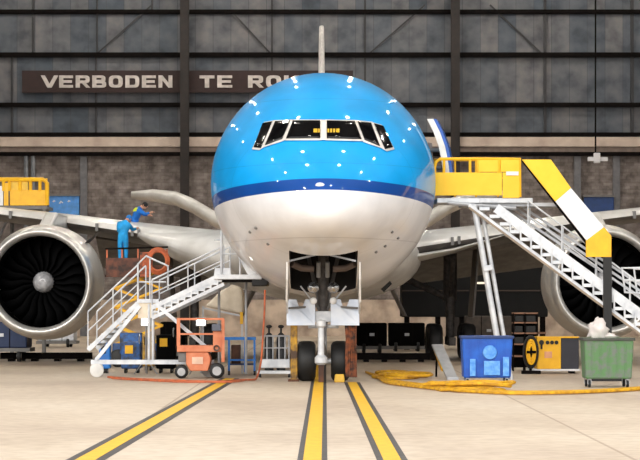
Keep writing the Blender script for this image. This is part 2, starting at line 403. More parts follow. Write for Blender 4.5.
# livery coordinates: object origin at floor level, so object z = height
PAN = [[(262.8,124.6),(272.4,122.8),(261,149.3),(253.8,148.5)], [(275.3,122.7),(290,122),(282.3,139.9),(265.2,146.4)], [(293,122),(320.2,122),(320.2,139.4),(286.3,139.6)],
       [(326.8,122),(354.5,122.6),(361.4,140.3),(326.8,139.4)], [(357.6,122.7),(370.8,124.2),(379.6,147.2),(364.6,141)], [(374,124.8),(383.2,127.4),(392.6,148.5),(385,150.4)]]
def patch(q, grow, off, nu=10, nv=6):
    c = (sum(p[0] for p in q)/4, sum(p[1] for p in q)/4)
    w0 = max(p[0] for p in q)-min(p[0] for p in q); h0 = max(p[1] for p in q)-min(p[1] for p in q)
    q = [(p[0]+(grow if p[0] > c[0] else -grow), p[1]+(grow if p[1] > c[1] else -grow)) for p in q]
    a, b, c_, d_ = [Vector((*p, 0)) for p in q]; rows = []
    for j in range(nv+1):
        v = j/nv; l = a.lerp(d_, v); r = b.lerp(c_, v)
        rows.append([hit(l.lerp(r, i/nu).x, l.lerp(r, i/nu).y, off)+Vector((0,0,off*.5)) for i in range(nu+1)])
    return rows
mb = MB()
for q in PAN: mb.grid(patch(q, 1.5, .025))
for a, b in zip(PAN[:-1], PAN[1:]): mb.grid(patch([a[1], b[0], b[3], a[2]], 1.2, .027, 3, 6))
fr = link('windshield_frame', mb, M('window_post', (232,226,218), .4), ac, smooth=60, weld=False)
sm = fr.modifiers.new('s', 'SOLIDIFY'); sm.thickness = .02
for q in PAN:
    mb = MB(); mb.grid(patch(q, 0, .055)); o = link('windshield_pane', mb, m_glass, ac, smooth=60)
    sm = o.modifiers.new('s', 'SOLIDIFY'); sm.thickness = .02
# yellow marks behind the two front panes (seen as small blocky strokes)
m_ymark = M('yellow_mark', (226,180,30), .5)
for xs in ((313.5,317.5), (318.2,319.8), (327.4,329.2), (330.2,332.2), (333.2,335.2), (336.2,339.4)):
    mb = MB(); mb.grid(patch([(xs[0],130.2),(xs[1],130.2),(xs[1],134),(xs[0],134)], 0, .085, 2, 2)); link('yellow_window_mark', mb, m_ymark, ac)
# nose details: static ports / probes / radome joint
for px, py in ((250,232),(256,228),(268,244),(392,232),(385,246),(398,238),(376,252)):
    p = hit(px, py, .03); link('air_data_probe', MB().ball(p, .045, 1, 1.2, 1, 8), m_grey, ac)
link('nose_light', MB().ball(hit(320,185,.0), .09, 1.3, .5, .7, 10), M('marker_white', (240,244,250), .2), ac)
# belly fairing
mb = MB(); rows = []
for s, w_, h_ in ((16,.6,.2),(19,2.2,1.0),(23,3.25,1.5),(27,3.55,1.62),(36,3.6,1.65),(44,3.2,1.4),(50,1.2,.4)):
    rows.append([Vector((X0+w_*math.sin(2*PI*k/40), YN+s, 3.75+h_*math.cos(2*PI*k/40))) for k in range(40)])
vs = mb.grid(rows, True); mb.b.faces.new(vs[0]); mb.b.faces.new(vs[-1][::-1])
link('belly_fairing', mb, m_white, ac, smooth=50)
def airfoil(x, yle, z, ch, th, drop=0, n=12):
    up, lo = [], []
    for k in range(n+1):
        t = (1-math.cos(PI*k/n))/2
        y = .6*(1.4845*math.sqrt(t)-.63*t-1.758*t*t+1.4215*t**3-.5075*t**4)*th*1.667*.6/.6
        up.append(Vector((x, yle+t*ch, z+y*.6-drop*t))); lo.append(Vector((x, yle+t*ch, z-y*.42-drop*t)))
    return up+lo[::-1][1:-1]
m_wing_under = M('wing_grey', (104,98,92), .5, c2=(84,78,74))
for sx in (-1, 1):
    secs = [(1.5,85.0,3.75,13,2.6),(3.6,86.3,4.15,12,2.1),(6.5,88.0,4.62,10.2,1.6),(9.6,89.9,5.12,8.8,1.25),(12.5,91.7,5.52,7.8,1.05),(18,95.2,6.2,6.2,.8),(25,99.6,7.1,4.3,.55),(30.4,103.5,7.8,2.0,.25)]
    mb = MB(); rows = [airfoil(X0+sx*x, y, z, c, t) for x,y,z,c,t in secs]
    vs = mb.grid(rows, True); mb.b.faces.new(vs[0]); mb.b.faces.new(vs[-1][::-1])
    wg = link('wing', mb, [m_white, m_wing_under], ac, smooth=40)
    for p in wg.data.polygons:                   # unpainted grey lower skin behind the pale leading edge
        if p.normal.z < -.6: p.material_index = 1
    # slat seam and slat brackets
    for x in (4.6, 4.85, 6.6, 6.85, 8.2, 11.6, 13.2):
        zz = 4.2+(x-3.6)*.155; yy = 86.3+(x-3.6)*.6
        link('slat_track', MB().box(X0+sx*x-.05, X0+sx*x+.05, yy-.1, yy+.3, zz-.16, zz+.12), m_grey, wg)
    # root fairing where the leading edge meets the belly, and the lowered inboard flap
    mb = MB(); rows = []; kf = .85 if sx < 0 else .12
    for x, y, z, hh, dp in ((1.5,83.6,3.7,1.5,9),(3.3,84.4,3.75,1.25,8),(4.6,85.6,4.0,.85,6.5),(5.8,86.8,4.35,.45,5),(6.6,87.8,4.6,.2,4)):
        rows.append([Vector((X0+sx*x, y+dp/2-dp/2*math.cos(a), z+kf*hh*math.sin(a))) for a in [2*PI*i/28 for i in range(28)]])
    vs = mb.grid(rows, True); mb.b.faces.new(vs[0]); mb.b.faces.new(vs[-1][::-1])
    link('wing_root_fairing', mb, m_white, wg, smooth=60)
    link('flap', MB().hexa([(X0+sx*3.6,97.2,4.0),(X0+sx*9,97.4,4.7),(X0+sx*9,97.5,4.9),(X0+sx*3.6,97.3,4.3)],[(X0+sx*3.6,100.2,2.9),(X0+sx*9,100.0,3.6),(X0+sx*9,100.1,3.68),(X0+sx*3.6,100.3,2.98)]), m_wing_under, wg)
    # tailplane
    mb = MB(); st = [(.5,131,5.3,7,2.2),(4,133.6,6.0,5.6,1.9),(6,135,6.75,4.9,1.8),(7.2,136,7.5,4.4,1.7),(8.2,137,7.95,4.0,1.6),(9.6,138.5,8.2,3.3,1.4),(10.9,140,8.3,2.3,.8)]
    rows = [airfoil(X0+sx*x, y, z, c, t) for x,y,z,c,t in st]
    vs = mb.grid(rows, True); mb.b.faces.new(vs[0]); mb.b.faces.new(vs[-1][::-1]); link('tailplane', mb, m_white, ac, smooth=50)
mb = MB(); rows = []
for z, y, c, t in ((8.3,127,11,.5),(12,132,7.5,.42),(15.5,136.5,5,.36),(18.0,140,3.4,.28)):
    rows.append([Vector((X0+px_*t, y+py_*c, z)) for px_, py_ in ((0,0),(.3,.04),(.45,.15),(.5,.4),(.3,.8),(0,1),(-.3,.8),(-.5,.4),(-.45,.15),(-.3,.04))])
vs = mb.grid(rows, True); mb.b.faces.new(vs[0]); mb.b.faces.new(vs[-1][::-1])
link('tail_fin', mb, M('fin_white', (226,222,220), .4), ac, smooth=50)
# engines
m_nac = M('nacelle_paint', (206,200,190), .35, c2=(188,180,170), scale=.9, coat=.2)
m_blade = dull(M('fan_blade', (8,8,9), .8)); dull(m_dark)
for sx in (-1, 1):
    ex, ey, ez = X0+sx*9.62, 83.0, 2.86
    na = link('nacelle', MB().lathe([(.42,1.86),(.8,1.93),(1.5,1.99),(2.6,2.0),(3.6,1.9),(4.6,1.68),(5.4,1.45),(5.4,1.35),(4.4,1.5),(3.2,1.58),(1.9,1.58)], (ex,ey,ez), 'Y', 64), m_nac, ac, smooth=50)
    link('inlet_lip', MB().lathe([(.42,1.86),(.2,1.83),(.07,1.78),(.01,1.73),(0,1.69),(.03,1.65),(.12,1.6),(.3,1.565),(.45,1.56)], (ex,ey,ez), 'Y', 64), m_lip, na, smooth=60)
    link('inlet_duct', MB().lathe([(.45,1.56),(.9,1.56),(1.9,1.58)], (ex,ey,ez), 'Y', 64), dull(M('duct_black', (7,7,8), .8)), na, smooth=60)
    link('fan_backplate', MB().disc((ex,ey+1.95,ez), 1.6, 'Y', 48), m_dark, na)
    for k in range(22):
        a = 2*PI*k/22; mb = MB(); rows = []
        for r, tw, sw in ((.3,.2,0),(.7,.55,.02),(1.1,.85,.1),(1.54,1.1,.02)):
            ca, sa = math.cos(a+sw), math.sin(a+sw); rad = Vector((ca,0,sa)); tan = Vector((-sa,0,ca)); c = Vector((ex,ey+1.55,ez))+rad*r; d = (tan*math.sin(tw)+Vector((0,1,0))*math.cos(tw))*.2
            rows.append([c-d, c+d])
        mb.grid(rows); o = link('fan_blade', mb, m_blade, na, smooth=60); sdm = o.modifiers.new('s','SOLIDIFY'); sdm.thickness = .015
    sp = link('spinner', MB().lathe([(.85,.001),(.87,.08),(.93,.17),(1.05,.26),(1.25,.34),(1.5,.37)], (ex,ey,ez), 'Y', 32), M('spinner_grey', (196,196,198), .5, c2=(140,140,144), scale=5), na, smooth=60)
    link('spinner_swirl', MB().path([Vector((ex+.03+.1*math.cos(t), ey+.845+.0*t+abs(t)*.012, ez+.1*math.sin(t))) for t in [i*.35 for i in range(9)]], .018, 6), m_whitep, sp)
    link('core_nozzle', MB().lathe([(4.6,1.2),(5.6,1.0),(7,.7),(8,.3),(8.4,.01)], (ex,ey,ez), 'Y', 32), m_grey, na, smooth=50)
    link('pylon', MB().prism([(ex-.25,ey+1.6,ez+1.9),(ex-.25,ey+4,ez+2.5),(ex-.25,ey+10,ez+2.5),(ex-.25,ey+9,ez+.9),(ex-.25,ey+4,ez+1)], (.5,0,0)), m_white, na, bevel=.1)
    link('strake', MB().prism([(ex-sx*1.45,ey+1.2,ez+1.35),(ex-sx*1.45,ey+2.6,ez+1.35),(ex-sx*1.85,ey+2.5,ez+1.75),(ex-sx*1.75,ey+1.8,ez+1.65)], (.04,0,.04)), m_grey, na)
# nose gear
gy = YN+6.2
def wheel(name, c, r, wd, parent, n=28, hub=m_alu):
    x = c[0]; t = link(name, MB().lathe([(-wd/2,r*.55),(-wd/2,r*.8),(-wd*.4,r*.95),(-wd*.2,r),(wd*.2,r),(wd*.4,r*.95),(wd/2,r*.8),(wd/2,r*.55)], c, 'X', n), m_black, parent, smooth=50)
    link('hub', MB().lathe([(-wd*.42,.001),(-wd*.42,r*.2),(-wd*.3,r*.56),(wd*.3,r*.56),(wd*.42,r*.2),(wd*.42,.001)], c, 'X', n), hub, t, smooth=40)
    return t
for dx in (-.46, .46): wheel('nose_wheel', (X0+dx, gy, .55), .55, .5, ac)
ng = link('nose_gear_strut', MB().tube((X0,gy,.55),(X0,gy-.05,1.9),.1,14).tube((X0-.6,gy,.55),(X0+.6,gy,.55),.08,10), m_silver, ac, smooth=40)
link('upper_cylinder', MB().tube((X0,gy-.05,1.6),(X0,gy-.05,4.2),.15,14), M('gear_dark', (84,78,74), .6, c2=(50,46,44), scale=6), ng, smooth=40)
link('steering_collar', MB().box(X0-.28,X0+.28,gy-.45,gy-.15,1.62,1.92).tube((X0-.42,gy-.2,1.5),(X0+.42,gy-.2,1.5),.06), m_silver, ng, bevel=.03)
link('torque_link', MB().prism([(X0-.12,gy-.35,1.6),(X0+.12,gy-.35,1.6),(X0+.05,gy-.75,1.05),(X0-.05,gy-.75,1.05)],(0,.06,0)).prism([(X0-.14,gy-.12,.6),(X0+.14,gy-.12,.6),(X0+.05,gy-.72,1.05),(X0-.05,gy-.72,1.05)],(0,.06,0)), m_grey, ng)
for sx in (-1, 1):
    link('drag_brace', MB().tube((X0+sx*.1,gy,2.1),(X0+sx*.45,gy+.9,3.6),.06), m_grey, ng, smooth=40)
    link('side_rod', MB().tube((X0+sx*.3,gy-.3,2.2),(X0+sx*.62,gy-.4,2.6),.022), m_silver, ng, smooth=40)
for dx in (-.27, .27):
    o = link('taxi_light', MB().lathe([(-.1,.001),(-.08,.1),(0,.16),(.02,.15),(.16,.1),(.2,.02)], (X0+dx, gy-.5, 2.56), 'Y', 20), m_chrome, ng, smooth=50)
    link('light_lens', MB().ball((X0+dx, gy-.56, 2.2), .1, 1, .6, 1, 12), M('lens_white', (250,250,250), .1), o, smooth=60)
    link('light_bracket', MB().tube((X0+dx, gy-.4, 2.25),(X0+dx*.4, gy-.1, 1.95),.04), m_grey, o)
# bay cross braces and roof ribs
for a_, b_ in ((289,315),(356,330)): link('bay_brace', MB().beam(P(a_,261,gy-2.3),P(b_,255,gy-2.2),.04,.05), m_alu, ac)
for a_, b_, c_ in ((292,301,314),(355,346,333)): link('bay_duct', MB().path([P(a_,264,gy-1.9),P(b_,268,gy-1.7),P(c_,269,gy-1.7)],.09,10), M('duct_brown', (86,70,60), .7), ac, smooth=50)
for a_ in (318.5, 327.5): link('bay_actuator', MB().tube(P(a_,262,gy-1.6),P(a_,277,gy-1.4),.06), m_grey, ac)
for sx in (-1, 1):                              # long side doors, and the pale aft doors turned to face forward
    x = X0+sx*.93
    link('gear_door', MB().prism([(x,YN+3.3,ZC-2.2),(x,YN+5.4,ZC-2.75),(x+sx*.02,YN+5.4,1.85),(x+sx*.02,YN+3.8,2.15),(x,YN+3.3,2.75)],(sx*.05,0,0)), m_white, ac, bevel=.01)
    link('door_strut', MB().tube((x,gy-.8,2.0),(X0+sx*.2,gy-.3,2.05),.03), m_grey, ac)
    xa, xb = (X0-1.0, X0-.22) if sx < 0 else (X0+.2, X0+.98)
    link('aft_gear_door', MB().prism([(xa,gy-.62,1.53),(xb,gy-.62,1.53),(xb,gy-.5,2.24),((xa+xb)/2+.12,gy-.5,2.24),((xa+xb)/2+.05,gy-.5,2.05),((xa+xb)/2-.06,gy-.5,2.05),((xa+xb)/2-.12,gy-.5,2.24),(xa,gy-.5,2.24)],(0,.06,0)), M('door_pale', (214,220,230), .3, c2=(196,206,222)), ac, bevel=.01)
# main gear
for sx in (-1, 1):
    mx, my = X0+sx*4.85, 93.0
    mg = link('main_gear_strut', MB().tube((mx,my,.7),(mx,my,2.4),.17,14).tube((mx,my,2.2),(mx,my,4.2),.26,14).beam((mx,my-1.6,.7),(mx,my+1.6,.7),.25,.3).tube((mx,my,2.3),(mx-sx*2.4,my+.4,3.4),.12).tube((mx,my,2.3),(mx,my-2.2,3.8),.1), M('gear_dark', (84,78,74), .6), ac, smooth=40)
    for k in (-1.45, 0, 1.45):
        for dx in (-.62, .62): wheel('main_wheel', (mx+dx, my+k, .68), .68, .5, mg, 24, m_grey)
    link('main_gear_door', MB().prism([(mx+sx*.75,my-1.6,1.6),(mx+sx*.75,my+1.4,1.6),(mx+sx*.95,my+1.4,4.2),(mx+sx*.95,my-1.6,4.2)],(sx*.07,0,0)), m_wing_under, ac)
    link('main_bay_door', MB().prism([(X0+sx*2.3,my-1.9,3.3),(X0+sx*2.3,my+2,3.3),(X0+sx*3.1,my+2,1.65),(X0+sx*3.1,my-1.9,1.65)],(.06,0,0)), m_wing_under, ac)
# open forward door on the right
prof = [(430,119),(436.5,132),(441.5,146),(444.5,160),(446.5,176),(447.5,190)]
dd = 68.7
def slab(x_off0, x_off1):
    a = [P(x+x_off0, y, dd) for x, y in prof]; b = [P(x+x_off1, y, dd) for x, y in prof]
    mb = MB(); ring = lambda yy, xx: [[p+Vector((xx,yy,0)) for p in a], [p+Vector((xx,yy,0)) for p in b]]
    f, g = ring(0,0), ring(1.0,.12)
    for i in range(len(a)-1): mb.hexa([f[0][i], f[1][i], f[1][i+1], f[0][i+1]], [g[0][i], g[1][i], g[1][i+1], g[0][i+1]])
    return mb
dr = link('passenger_door', slab(3.4,6.5), M('door_blue', (12,84,176), .3), ac, label='open blue passenger door with white lining')
link('door_lining', slab(-3,3.4), M('lining_white', (236,234,228), .5), dr, label='white door lining')
link('doorway', MB().prism([P(419,141,69.2),P(432,143,69.2),P(434,172,69.2),P(430,200,69.2),P(424,200,69.2),P(422,168,69.2)],(0,1.1,0)), M('doorway_grey', (150,140,134), .7, c2=(110,100,96), scale=4), ac)
for y_ in (150, 168): link('door_hinge', MB().tube(P(428,y_,69.2),P(442,y_,69.0),.06), m_grey, dr)
# aircraft antenna and drain masts on the belly
link('belly_mast', MB().prism([P(381,289,73),P(390,281,73),P(392,284,73),P(384,292,73)],(0,.5,0)), m_black, ac)

# ------------------------------------------------------------------ generic builders
def stairs(root, A, B, W, n, mat, rail_h=.95, wd=.22, treadmat=None, rails=True, depth=.24):
    """stringers from A (bottom) to B (top); W = width vector"""
    A, B, W = Vector(A), Vector(B), Vector(W)
    for k in (0, 1): link('stringer', MB().beam(A+W*k, B+W*k, .05, wd), mat, root)
    dirh = Vector((B.x-A.x, B.y-A.y, 0)).normalized()
    for i in range(1, n):
        p = A.lerp(B, i/n); q = p+W
        link('tread', MB().hexa([p-dirh*depth/2-Vector((0,0,.02)), p+dirh*depth/2-Vector((0,0,.02)), q+dirh*depth/2-Vector((0,0,.02)), q-dirh*depth/2-Vector((0,0,.02))],
                                 [p-dirh*depth/2+Vector((0,0,.03)), p+dirh*depth/2+Vector((0,0,.03)), q+dirh*depth/2+Vector((0,0,.03)), q-dirh*depth/2+Vector((0,0,.03))]), treadmat or mat, root)
    if rails:
        up = Vector((0,0,rail_h))
        for k in (0, 1):
            mb = MB(); a, b = A+W*k, B+W*k
            mb.tube(a+up, b+up, .025).tube(a+up*.5, b+up*.5, .018)
            m_ = max(2, round((b-a).length/1.2))
            for i in range(m_+1): mb.tube(a.lerp(b,i/m_), a.lerp(b,i/m_)+up, .02)
            link('handrail', mb, mat, root, smooth=40)
def open_flight(root, A, B, W, n, mat, gap=.42, low=.05, up=.18, tread=.06, skirt=None, r0=0, r1=1, rail_h=1.0, cut=1):
    A, B, W = Vector(A), Vector(B), Vector(W); Z = Vector((0,0,1))
    for k in (0, 1):
        link('stringer', MB().beam(A+W*k, B+W*k, .05, low), skirt or mat, root)
        link('stringer', MB().beam(A+W*k+Z*gap, A.lerp(B, cut)+W*k+Z*gap, .05, up), mat, root)
    dh = Vector((B.x-A.x, B.y-A.y, 0)).normalized(); st = (B-A)/n
    for i in range(n):
        p = A+st*(i+.5)+Z*(gap*.45); r = dh*abs(st.dot(dh))*.5
        a = [p-r-Z*tread/2, p+r-Z*tread/2, p+r+W-Z*tread/2, p-r+W-Z*tread/2]
        mb = MB().hexa(a, [v+Z*tread for v in a])
        if (i+.5)/n < cut: mb.beam(p-st*.5-Z*gap*.45, p-st*.5+Z*gap*.55, .04, tread*1.2, (0,1,0))
        link('tread', mb, mat, root)
    for k in (0, 1):
        a, b = A.lerp(B, r0)+W*k+Z*gap, A.lerp(B, r1)+W*k+Z*gap; u = Z*rail_h
        mb = MB().tube(a+u, b+u, .024).tube(a+u*.5, b+u*.5, .018); m_ = max(2, round((b-a).length/1.2))
        for i in range(m_+1): mb.tube(a.lerp(b,i/m_), a.lerp(b,i/m_)+u, .02)
        link('handrail', mb, mat, root, smooth=40)
def caster(name, c, r, parent, mat=m_black, wd=.06):
    o = link(name, MB().lathe([(-wd/2,.001),(-wd/2,r*.85),(-wd/3,r),(wd/3,r),(wd/2,r*.85),(wd/2,.001)], c, 'X', 18), mat, parent, smooth=40)
    link('wheel_cap', MB().lathe([(-wd*.6,.001),(-wd*.6,r*.4),(wd*.6,r*.4),(wd*.6,.001)], c, 'X', 12), m_alu, o)
    return o
def fork(name, c, r, parent, top):
    return link(name, MB().box(c[0]-.05,c[0]-.035,c[1]-.03,c[1]+.03,c[2],top).box(c[0]+.035,c[0]+.05,c[1]-.03,c[1]+.03,c[2],top).box(c[0]-.05,c[0]+.05,c[1]-.03,c[1]+.03,top-.02,top), m_alu, parent)

# ------------------------------------------------------------------ yellow boarding platform, right
D = 68.2
bp = thing('boarding_stairs', 'tall silver boarding stairs with a yellow-panelled platform at the right side of the nose', 'stairs', (P(478,0,D).x, D, 0))
zd = P(0,198,D).z
x0, x1 = P(434,0,D).x, P(521,0,D).x
link('deck', MB().box(P(437,0,D).x, P(533,0,D).x, D, D+1.7, P(0,203,D).z, zd), m_silver, bp, bevel=.02)
link('deck_edge', MB().box(P(462,0,D).x, P(560,0,D).x, D+.2, D+1.6, P(0,206,D).z, P(0,202.5,D).z), m_alu, bp)
def ypanel(a, b, c, d_, nm='side_panel', m_=m_yelpanel, dy=0): 
    return link(nm, MB().box(P(a,0,D).x, P(b,0,D).x, D-.03+dy, D+.02+dy, P(0,d_,D).z, P(0,c,D).z), m_, bp, bevel=.01)
ypanel(434, 502, 172.5, 195.5); ypanel(502.5, 519.5, 172.5, 198)
ypanel(478.5, 498, 159.5, 172); ypanel(500.5, 519.5, 159.5, 172)
ypanel(506, 518.5, 171.6, 175.5, 'white_tape', m_whitep, -.02)
rail = MB(); zr = P(0,158.8,D).z
rail.path([P(434.5,196,D), P(434.5,168,D), P(436,162,D), P(440,159,D), P(478,158.8,D), P(520,158.8,D), P(520,197,D)], .045, 8)
for px in (444, 470, 478, 499): rail.tube(P(px,158.8,D), P(px,173,D), .04)
link('guard_rail', rail, m_yel, bp, smooth=40)
rail = MB(); rail.path([P(434.5,196,D+1.6), P(434.5,160,D+1.6), P(520,160,D+1.6), P(520,197,D+1.6)], .04, 8).tube(P(434.5,178,D+1.6), P(520,178,D+1.6), .03)
for px in (455, 476, 498): rail.tube(P(px,160,D+1.6), P(px,197,D+1.6), .03)
link('rear_guard_rail', rail, m_yel, bp, smooth=40)
# legs
for xa, xb, dy in ((474,497,0), (481,504,.25), (474,497,1.4)):
    a, b = P(xa,205,D+dy), P(xb,338,D+dy); b = Vector((b.x+(b.x-a.x)*.32, D+dy, 0)); link('support_leg', MB().tube(a, b, .085 if dy == 0 else .06, 12), m_silver, bp, smooth=40)
link('leg_clamp', MB().beam(P(483,269,D-.1), P(493,267,D-.1), .1, .16).beam(P(484,268,D),P(492,268,D+.3),.1,.12), m_silver, bp, bevel=.02)
for y_ in (D+.0, D+1.4): link('support_leg', MB().tube(P(437,203,y_)+Vector((.3,0,0)), P(437,203,y_)+Vector((2.2,0,-.15)), .06), m_alu, bp)
# upper flight: comes down to the right and towards the viewer
A25 = math.radians(8); run = Vector((math.cos(A25), -math.sin(A25), 0)); W = Vector((math.sin(A25), math.cos(A25), 0))*.9
top = P(469,205,D-.05); L_ = 6.3; bot = top+run*L_; bot.z = top.z-L_*.745
open_flight(bp, bot, top, W, 22, m_silver, gap=.48, low=.09, up=.26, tread=.09, r0=0, r1=.74, rail_h=.85, cut=.88)
link('stair_skirt', MB().beam(bot+Vector((0,-.02,-.07)), top+Vector((0,-.02,-.07)), .03, .06), M('skirt_tan', (150,132,112), .6), bp)
# parallel side rails behind the flight
for k, off in enumerate((1.6, 2.1, 2.6)):
    a = P(500+k*9,204,D+1.8); link('side_rail', MB().beam(a, a+Vector((4.6,-.6,-3.1)), .05, .07), m_alu, bp)
# stair end landing with hoops
for k in range(2):
    a = P(622+k*12, 268+k*1, 66); link('hoop_rail', MB().path([a+Vector((.55,0,0)), a, a+Vector((.08,0,-.65)), a+Vector((.7,0,-.7))], .035, 8).tube(a+Vector((.04,0,-.32)), a+Vector((.6,0,-.34)), .03), m_silver, bp, smooth=40)
# bannered slanting guard on a black post
DB = 67.4
def band(pts, nm, m_): link(nm, MB().prism([P(x,y,DB) for x,y in pts], (0,.08,0)), m_, bp, bevel=.01)
band([(522,159.5),(551,159.5),(571,188),(555.5,201.5)], 'guard_panel', m_yelpanel)
band([(571,188),(604,227),(586.5,240.5),(555.5,201.5)], 'guard_panel', m_whitep)
band([(604,227),(611.5,236),(611.5,257),(586,257),(586,240.5)], 'guard_panel', m_yel)
link('guard_frame', MB().beam(P(522,160,DB+.12), P(588,245,DB+.12), .05, .07), m_steel, bp)
bk = P(607.5,0,DB).x
link('banner_post', MB().box(bk-.1, bk+.12, DB, DB+.2, 0, P(0,257,DB).z), m_black, bp)
link('foot_plate', MB().box(bk-.5, bk+.5, DB-.4, DB+.6, 0, .08), m_black, bp)
# foot of the tall stairs beyond the frame
link('base_frame', MB().box(bot.x-.3, bot.x+.5, bot.y-.1, bot.y+1.3, .12, .3), m_silver, bp)
for dx, dy in ((-.2,0),(.4,0),(-.2,1.1),(.4,1.1)): caster('caster', (bot.x+dx, bot.y+dy, .13), .13, bp)
link('stair_foot', MB().tube(bot, Vector((bot.x,bot.y,.25)), .06).tube(bot+W, Vector(((bot+W).x,(bot+W).y,.25)), .06), m_silver, bp)

# ------------------------------------------------------------------ silver access stairs, left
D = 70.6
ms = thing('maintenance_stairs', 'wheeled silver two-flight maintenance stairs leading up to the left side of the nose', 'stairs', (P(150,0,D).x, D, 0))
q = lambda px, py, dy=0: P(px, py, D+dy)
for dy in (0, 1.6):
    link('base_rail', MB().beam(q(91,362,dy), q(214,362,dy), .08, .13), m_silver, ms)
    link('diagonal_brace', MB().beam(q(96,360,dy), q(140,306,dy), .1, .17, (0,1,0)), m_silver, ms)
    link('diagonal_brace', MB().beam(q(156,304,dy), q(212,352,dy), .1, .17, (0,1,0)), m_silver, ms)
    for px in (97, 209):
        c = q(px,0,dy); c = Vector((c.x, c.y-.05, .2)); link('caster', MB().lathe([(-.06,.001),(-.06,.15),(-.03,.2),(.03,.2),(.06,.15),(.06,.001)], c, 'Y', 20), M('white_tyre', (226,224,220), .5), ms, smooth=40); fork('caster_fork', c+Vector((0,.1,0)), .2, ms, .5)
    link('centre_post', MB().tube(q(149,304,dy), q(149,361,dy), .045).tube(q(153,304,dy), q(153,361,dy), .045), m_silver, ms)
for px in (92, 150, 209): link('base_crossbar', MB().beam(q(px,362), q(px,362,1.6), .07, .1), m_silver, ms)
link('middle_landing', MB().box(q(137,0).x, q(159,0).x, D-.05, D+1.6, q(0,303).z, q(0,299).z), m_silver, ms, bevel=.01)
link('landing_panel', MB().box(q(138,0).x, q(156,0).x, D-.02, D+.03, q(0,318).z, q(0,303).z), m_cream, ms)
# lower flight: from lower left rising right to the landing
stairs(ms, q(88,350,-.1), q(138,303,0), (.12,1.5,0), 9, m_silver, rail_h=1.1, wd=.13, depth=.2)
# upper flight
open_flight(ms, q(152,318,-.05), q(224,284,-.05), (.12,1.4,0), 11, m_silver, gap=.3, low=.1, up=.13, tread=.05, rail_h=.8)
link('top_platform', MB().box(q(214,0).x, q(262,0).x, D-.15, D+1.5, q(0,279.5).z, q(0,274.5).z), m_silver, ms, bevel=.02)
link('platform_edge', MB().box(q(222,0).x, q(268,0).x, D-.1, D+1.4, q(0,282).z, q(0,279.5).z), m_steel, ms)
link('bumper', MB().box(q(252,0).x, q(268,0).x, D-.12, D+1.4, q(0,286).z, q(0,277).z), m_black, ms, bevel=.03)
link('end_bracket', MB().prism([q(238,257,-.1), q(242,257,-.1), q(257,275,-.1), q(248,275,-.1)], (0,.06,0)).prism([q(215,268,-.1), q(230,268,-.1), q(231,275,-.1), q(214,275,-.1)],(0,.05,0)), m_silver, ms)
for dy in (-.1, 1.45):
    mb = MB(); mb.path([q(221.5,276,dy), q(221.5,231,dy), q(224,228,dy)], .04, 8).tube(q(221.5,254,dy), q(242,254,dy), .028).tube(q(221.5,240,dy), q(214,240,dy), .02)
    mb.tube(q(240,254,dy), q(240,275,dy), .028)
    link('platform_rail', mb, m_silver, ms, smooth=40)
for dy in (0, 1.6):
    mb = MB(); mb.path([q(138,301,dy), q(138,264,dy), q(146,256,dy), q(168,266,dy), q(168,290,dy)], .03, 8).tube(q(138,282,dy), q(166,282,dy), .022).tube(q(150,259,dy), q(150,301,dy), .022)
    link('landing_rail', mb, m_silver, ms, smooth=40)
for px in (219, 246): link('platform_leg', MB().tube(q(px,280,1.3), Vector((q(px,0,1.3).x, D+1.3, .05)), .04), m_alu, ms)

# ------------------------------------------------------------------ work lights by the stairs
for px, lab in ((146,'bright white work light on a stand under the middle landing of the silver stairs'), (201,'bright white work light on a stand behind the small orange lift')):
    dl = 73.2; c = P(px, 322, dl)
    wl = thing('work_light', lab, 'lamp', (c.x, dl, 0))
    link('lamp_head', MB().box(c.x-.16, c.x+.16, dl-.03, dl+.12, c.z-.13, c.z+.13), m_silver, wl, bevel=.02)
    link('lamp_glass', MB().box(c.x-.12, c.x+.12, dl-.05, dl-.035, c.z-.09, c.z+.09), M('work_light_glow', (255,250,236), .5, emit=9), wl)
    link('stand', MB().tube((c.x,dl+.05,.05), (c.x,dl+.05,c.z-.1), .025), m_alu, wl)
    for a in (0, 2.1, 4.2): link('leg', MB().tube((c.x,dl+.05,.5), (c.x+.4*math.cos(a+1.57), dl+.05+.4*math.sin(a+1.57), .02), .018), m_alu, wl)

# ------------------------------------------------------------------ small orange lift
D = 69.4
q = lambda px, py, dy=0: P(px, py, D+dy)
ol = thing('scissor_lift', 'small orange wheeled personnel lift with cage, in front of the silver stairs', 'lift', (q(200,0).x, D, 0))
link('chassis', MB().prism([q(186,352),q(208,352),q(211,359),q(208,371),q(190,371),q(186,364)], (0,.8,0)), m_org, ol, bevel=.03)
link('chassis_plate', MB().box(q(192,0).x, q(203,0).x, D-.015, D, q(0,364).z, q(0,357).z), M('plate_pale', (236,196,170), .5), ol)
link('deck_beam', MB().box(q(177,0).x, q(221,0).x, D-.05, D+.85, q(0,352).z, q(0,345.5).z), m_org, ol, bevel=.02)
for dy in (0, .8):
    link('cage_rail', MB().beam(q(177,319,dy), q(224,319,dy), .05, .06).beam(q(177,334,dy), q(214,334,dy), .04, .05), m_org, ol)
    for px, wd in ((178.5,.1), (223,.09)): link('cage_post', MB().beam(q(px,319,dy), q(px,346 if px < 200 else 362,dy), wd, .06, (0,1,0)), m_org, ol)
link('side_gate', MB().box(q(213,0).x, q(222,0).x, D-.03, D+.03, q(0,348).z, q(0,331).z), m_org, ol, bevel=.01)
link('control_box', MB().box(q(212,0).x, q(221,0).x, D-.14, D-.02, q(0,331).z, q(0,324).z), M('control_grey', (92,96,110), .5), ol, bevel=.02)
link('horn', MB().lathe([(-.1,.08),(-.06,.09),(0,.06),(.08,.03)], q(216.5,348,-.08), 'Y', 16), m_grey, ol, smooth=40)
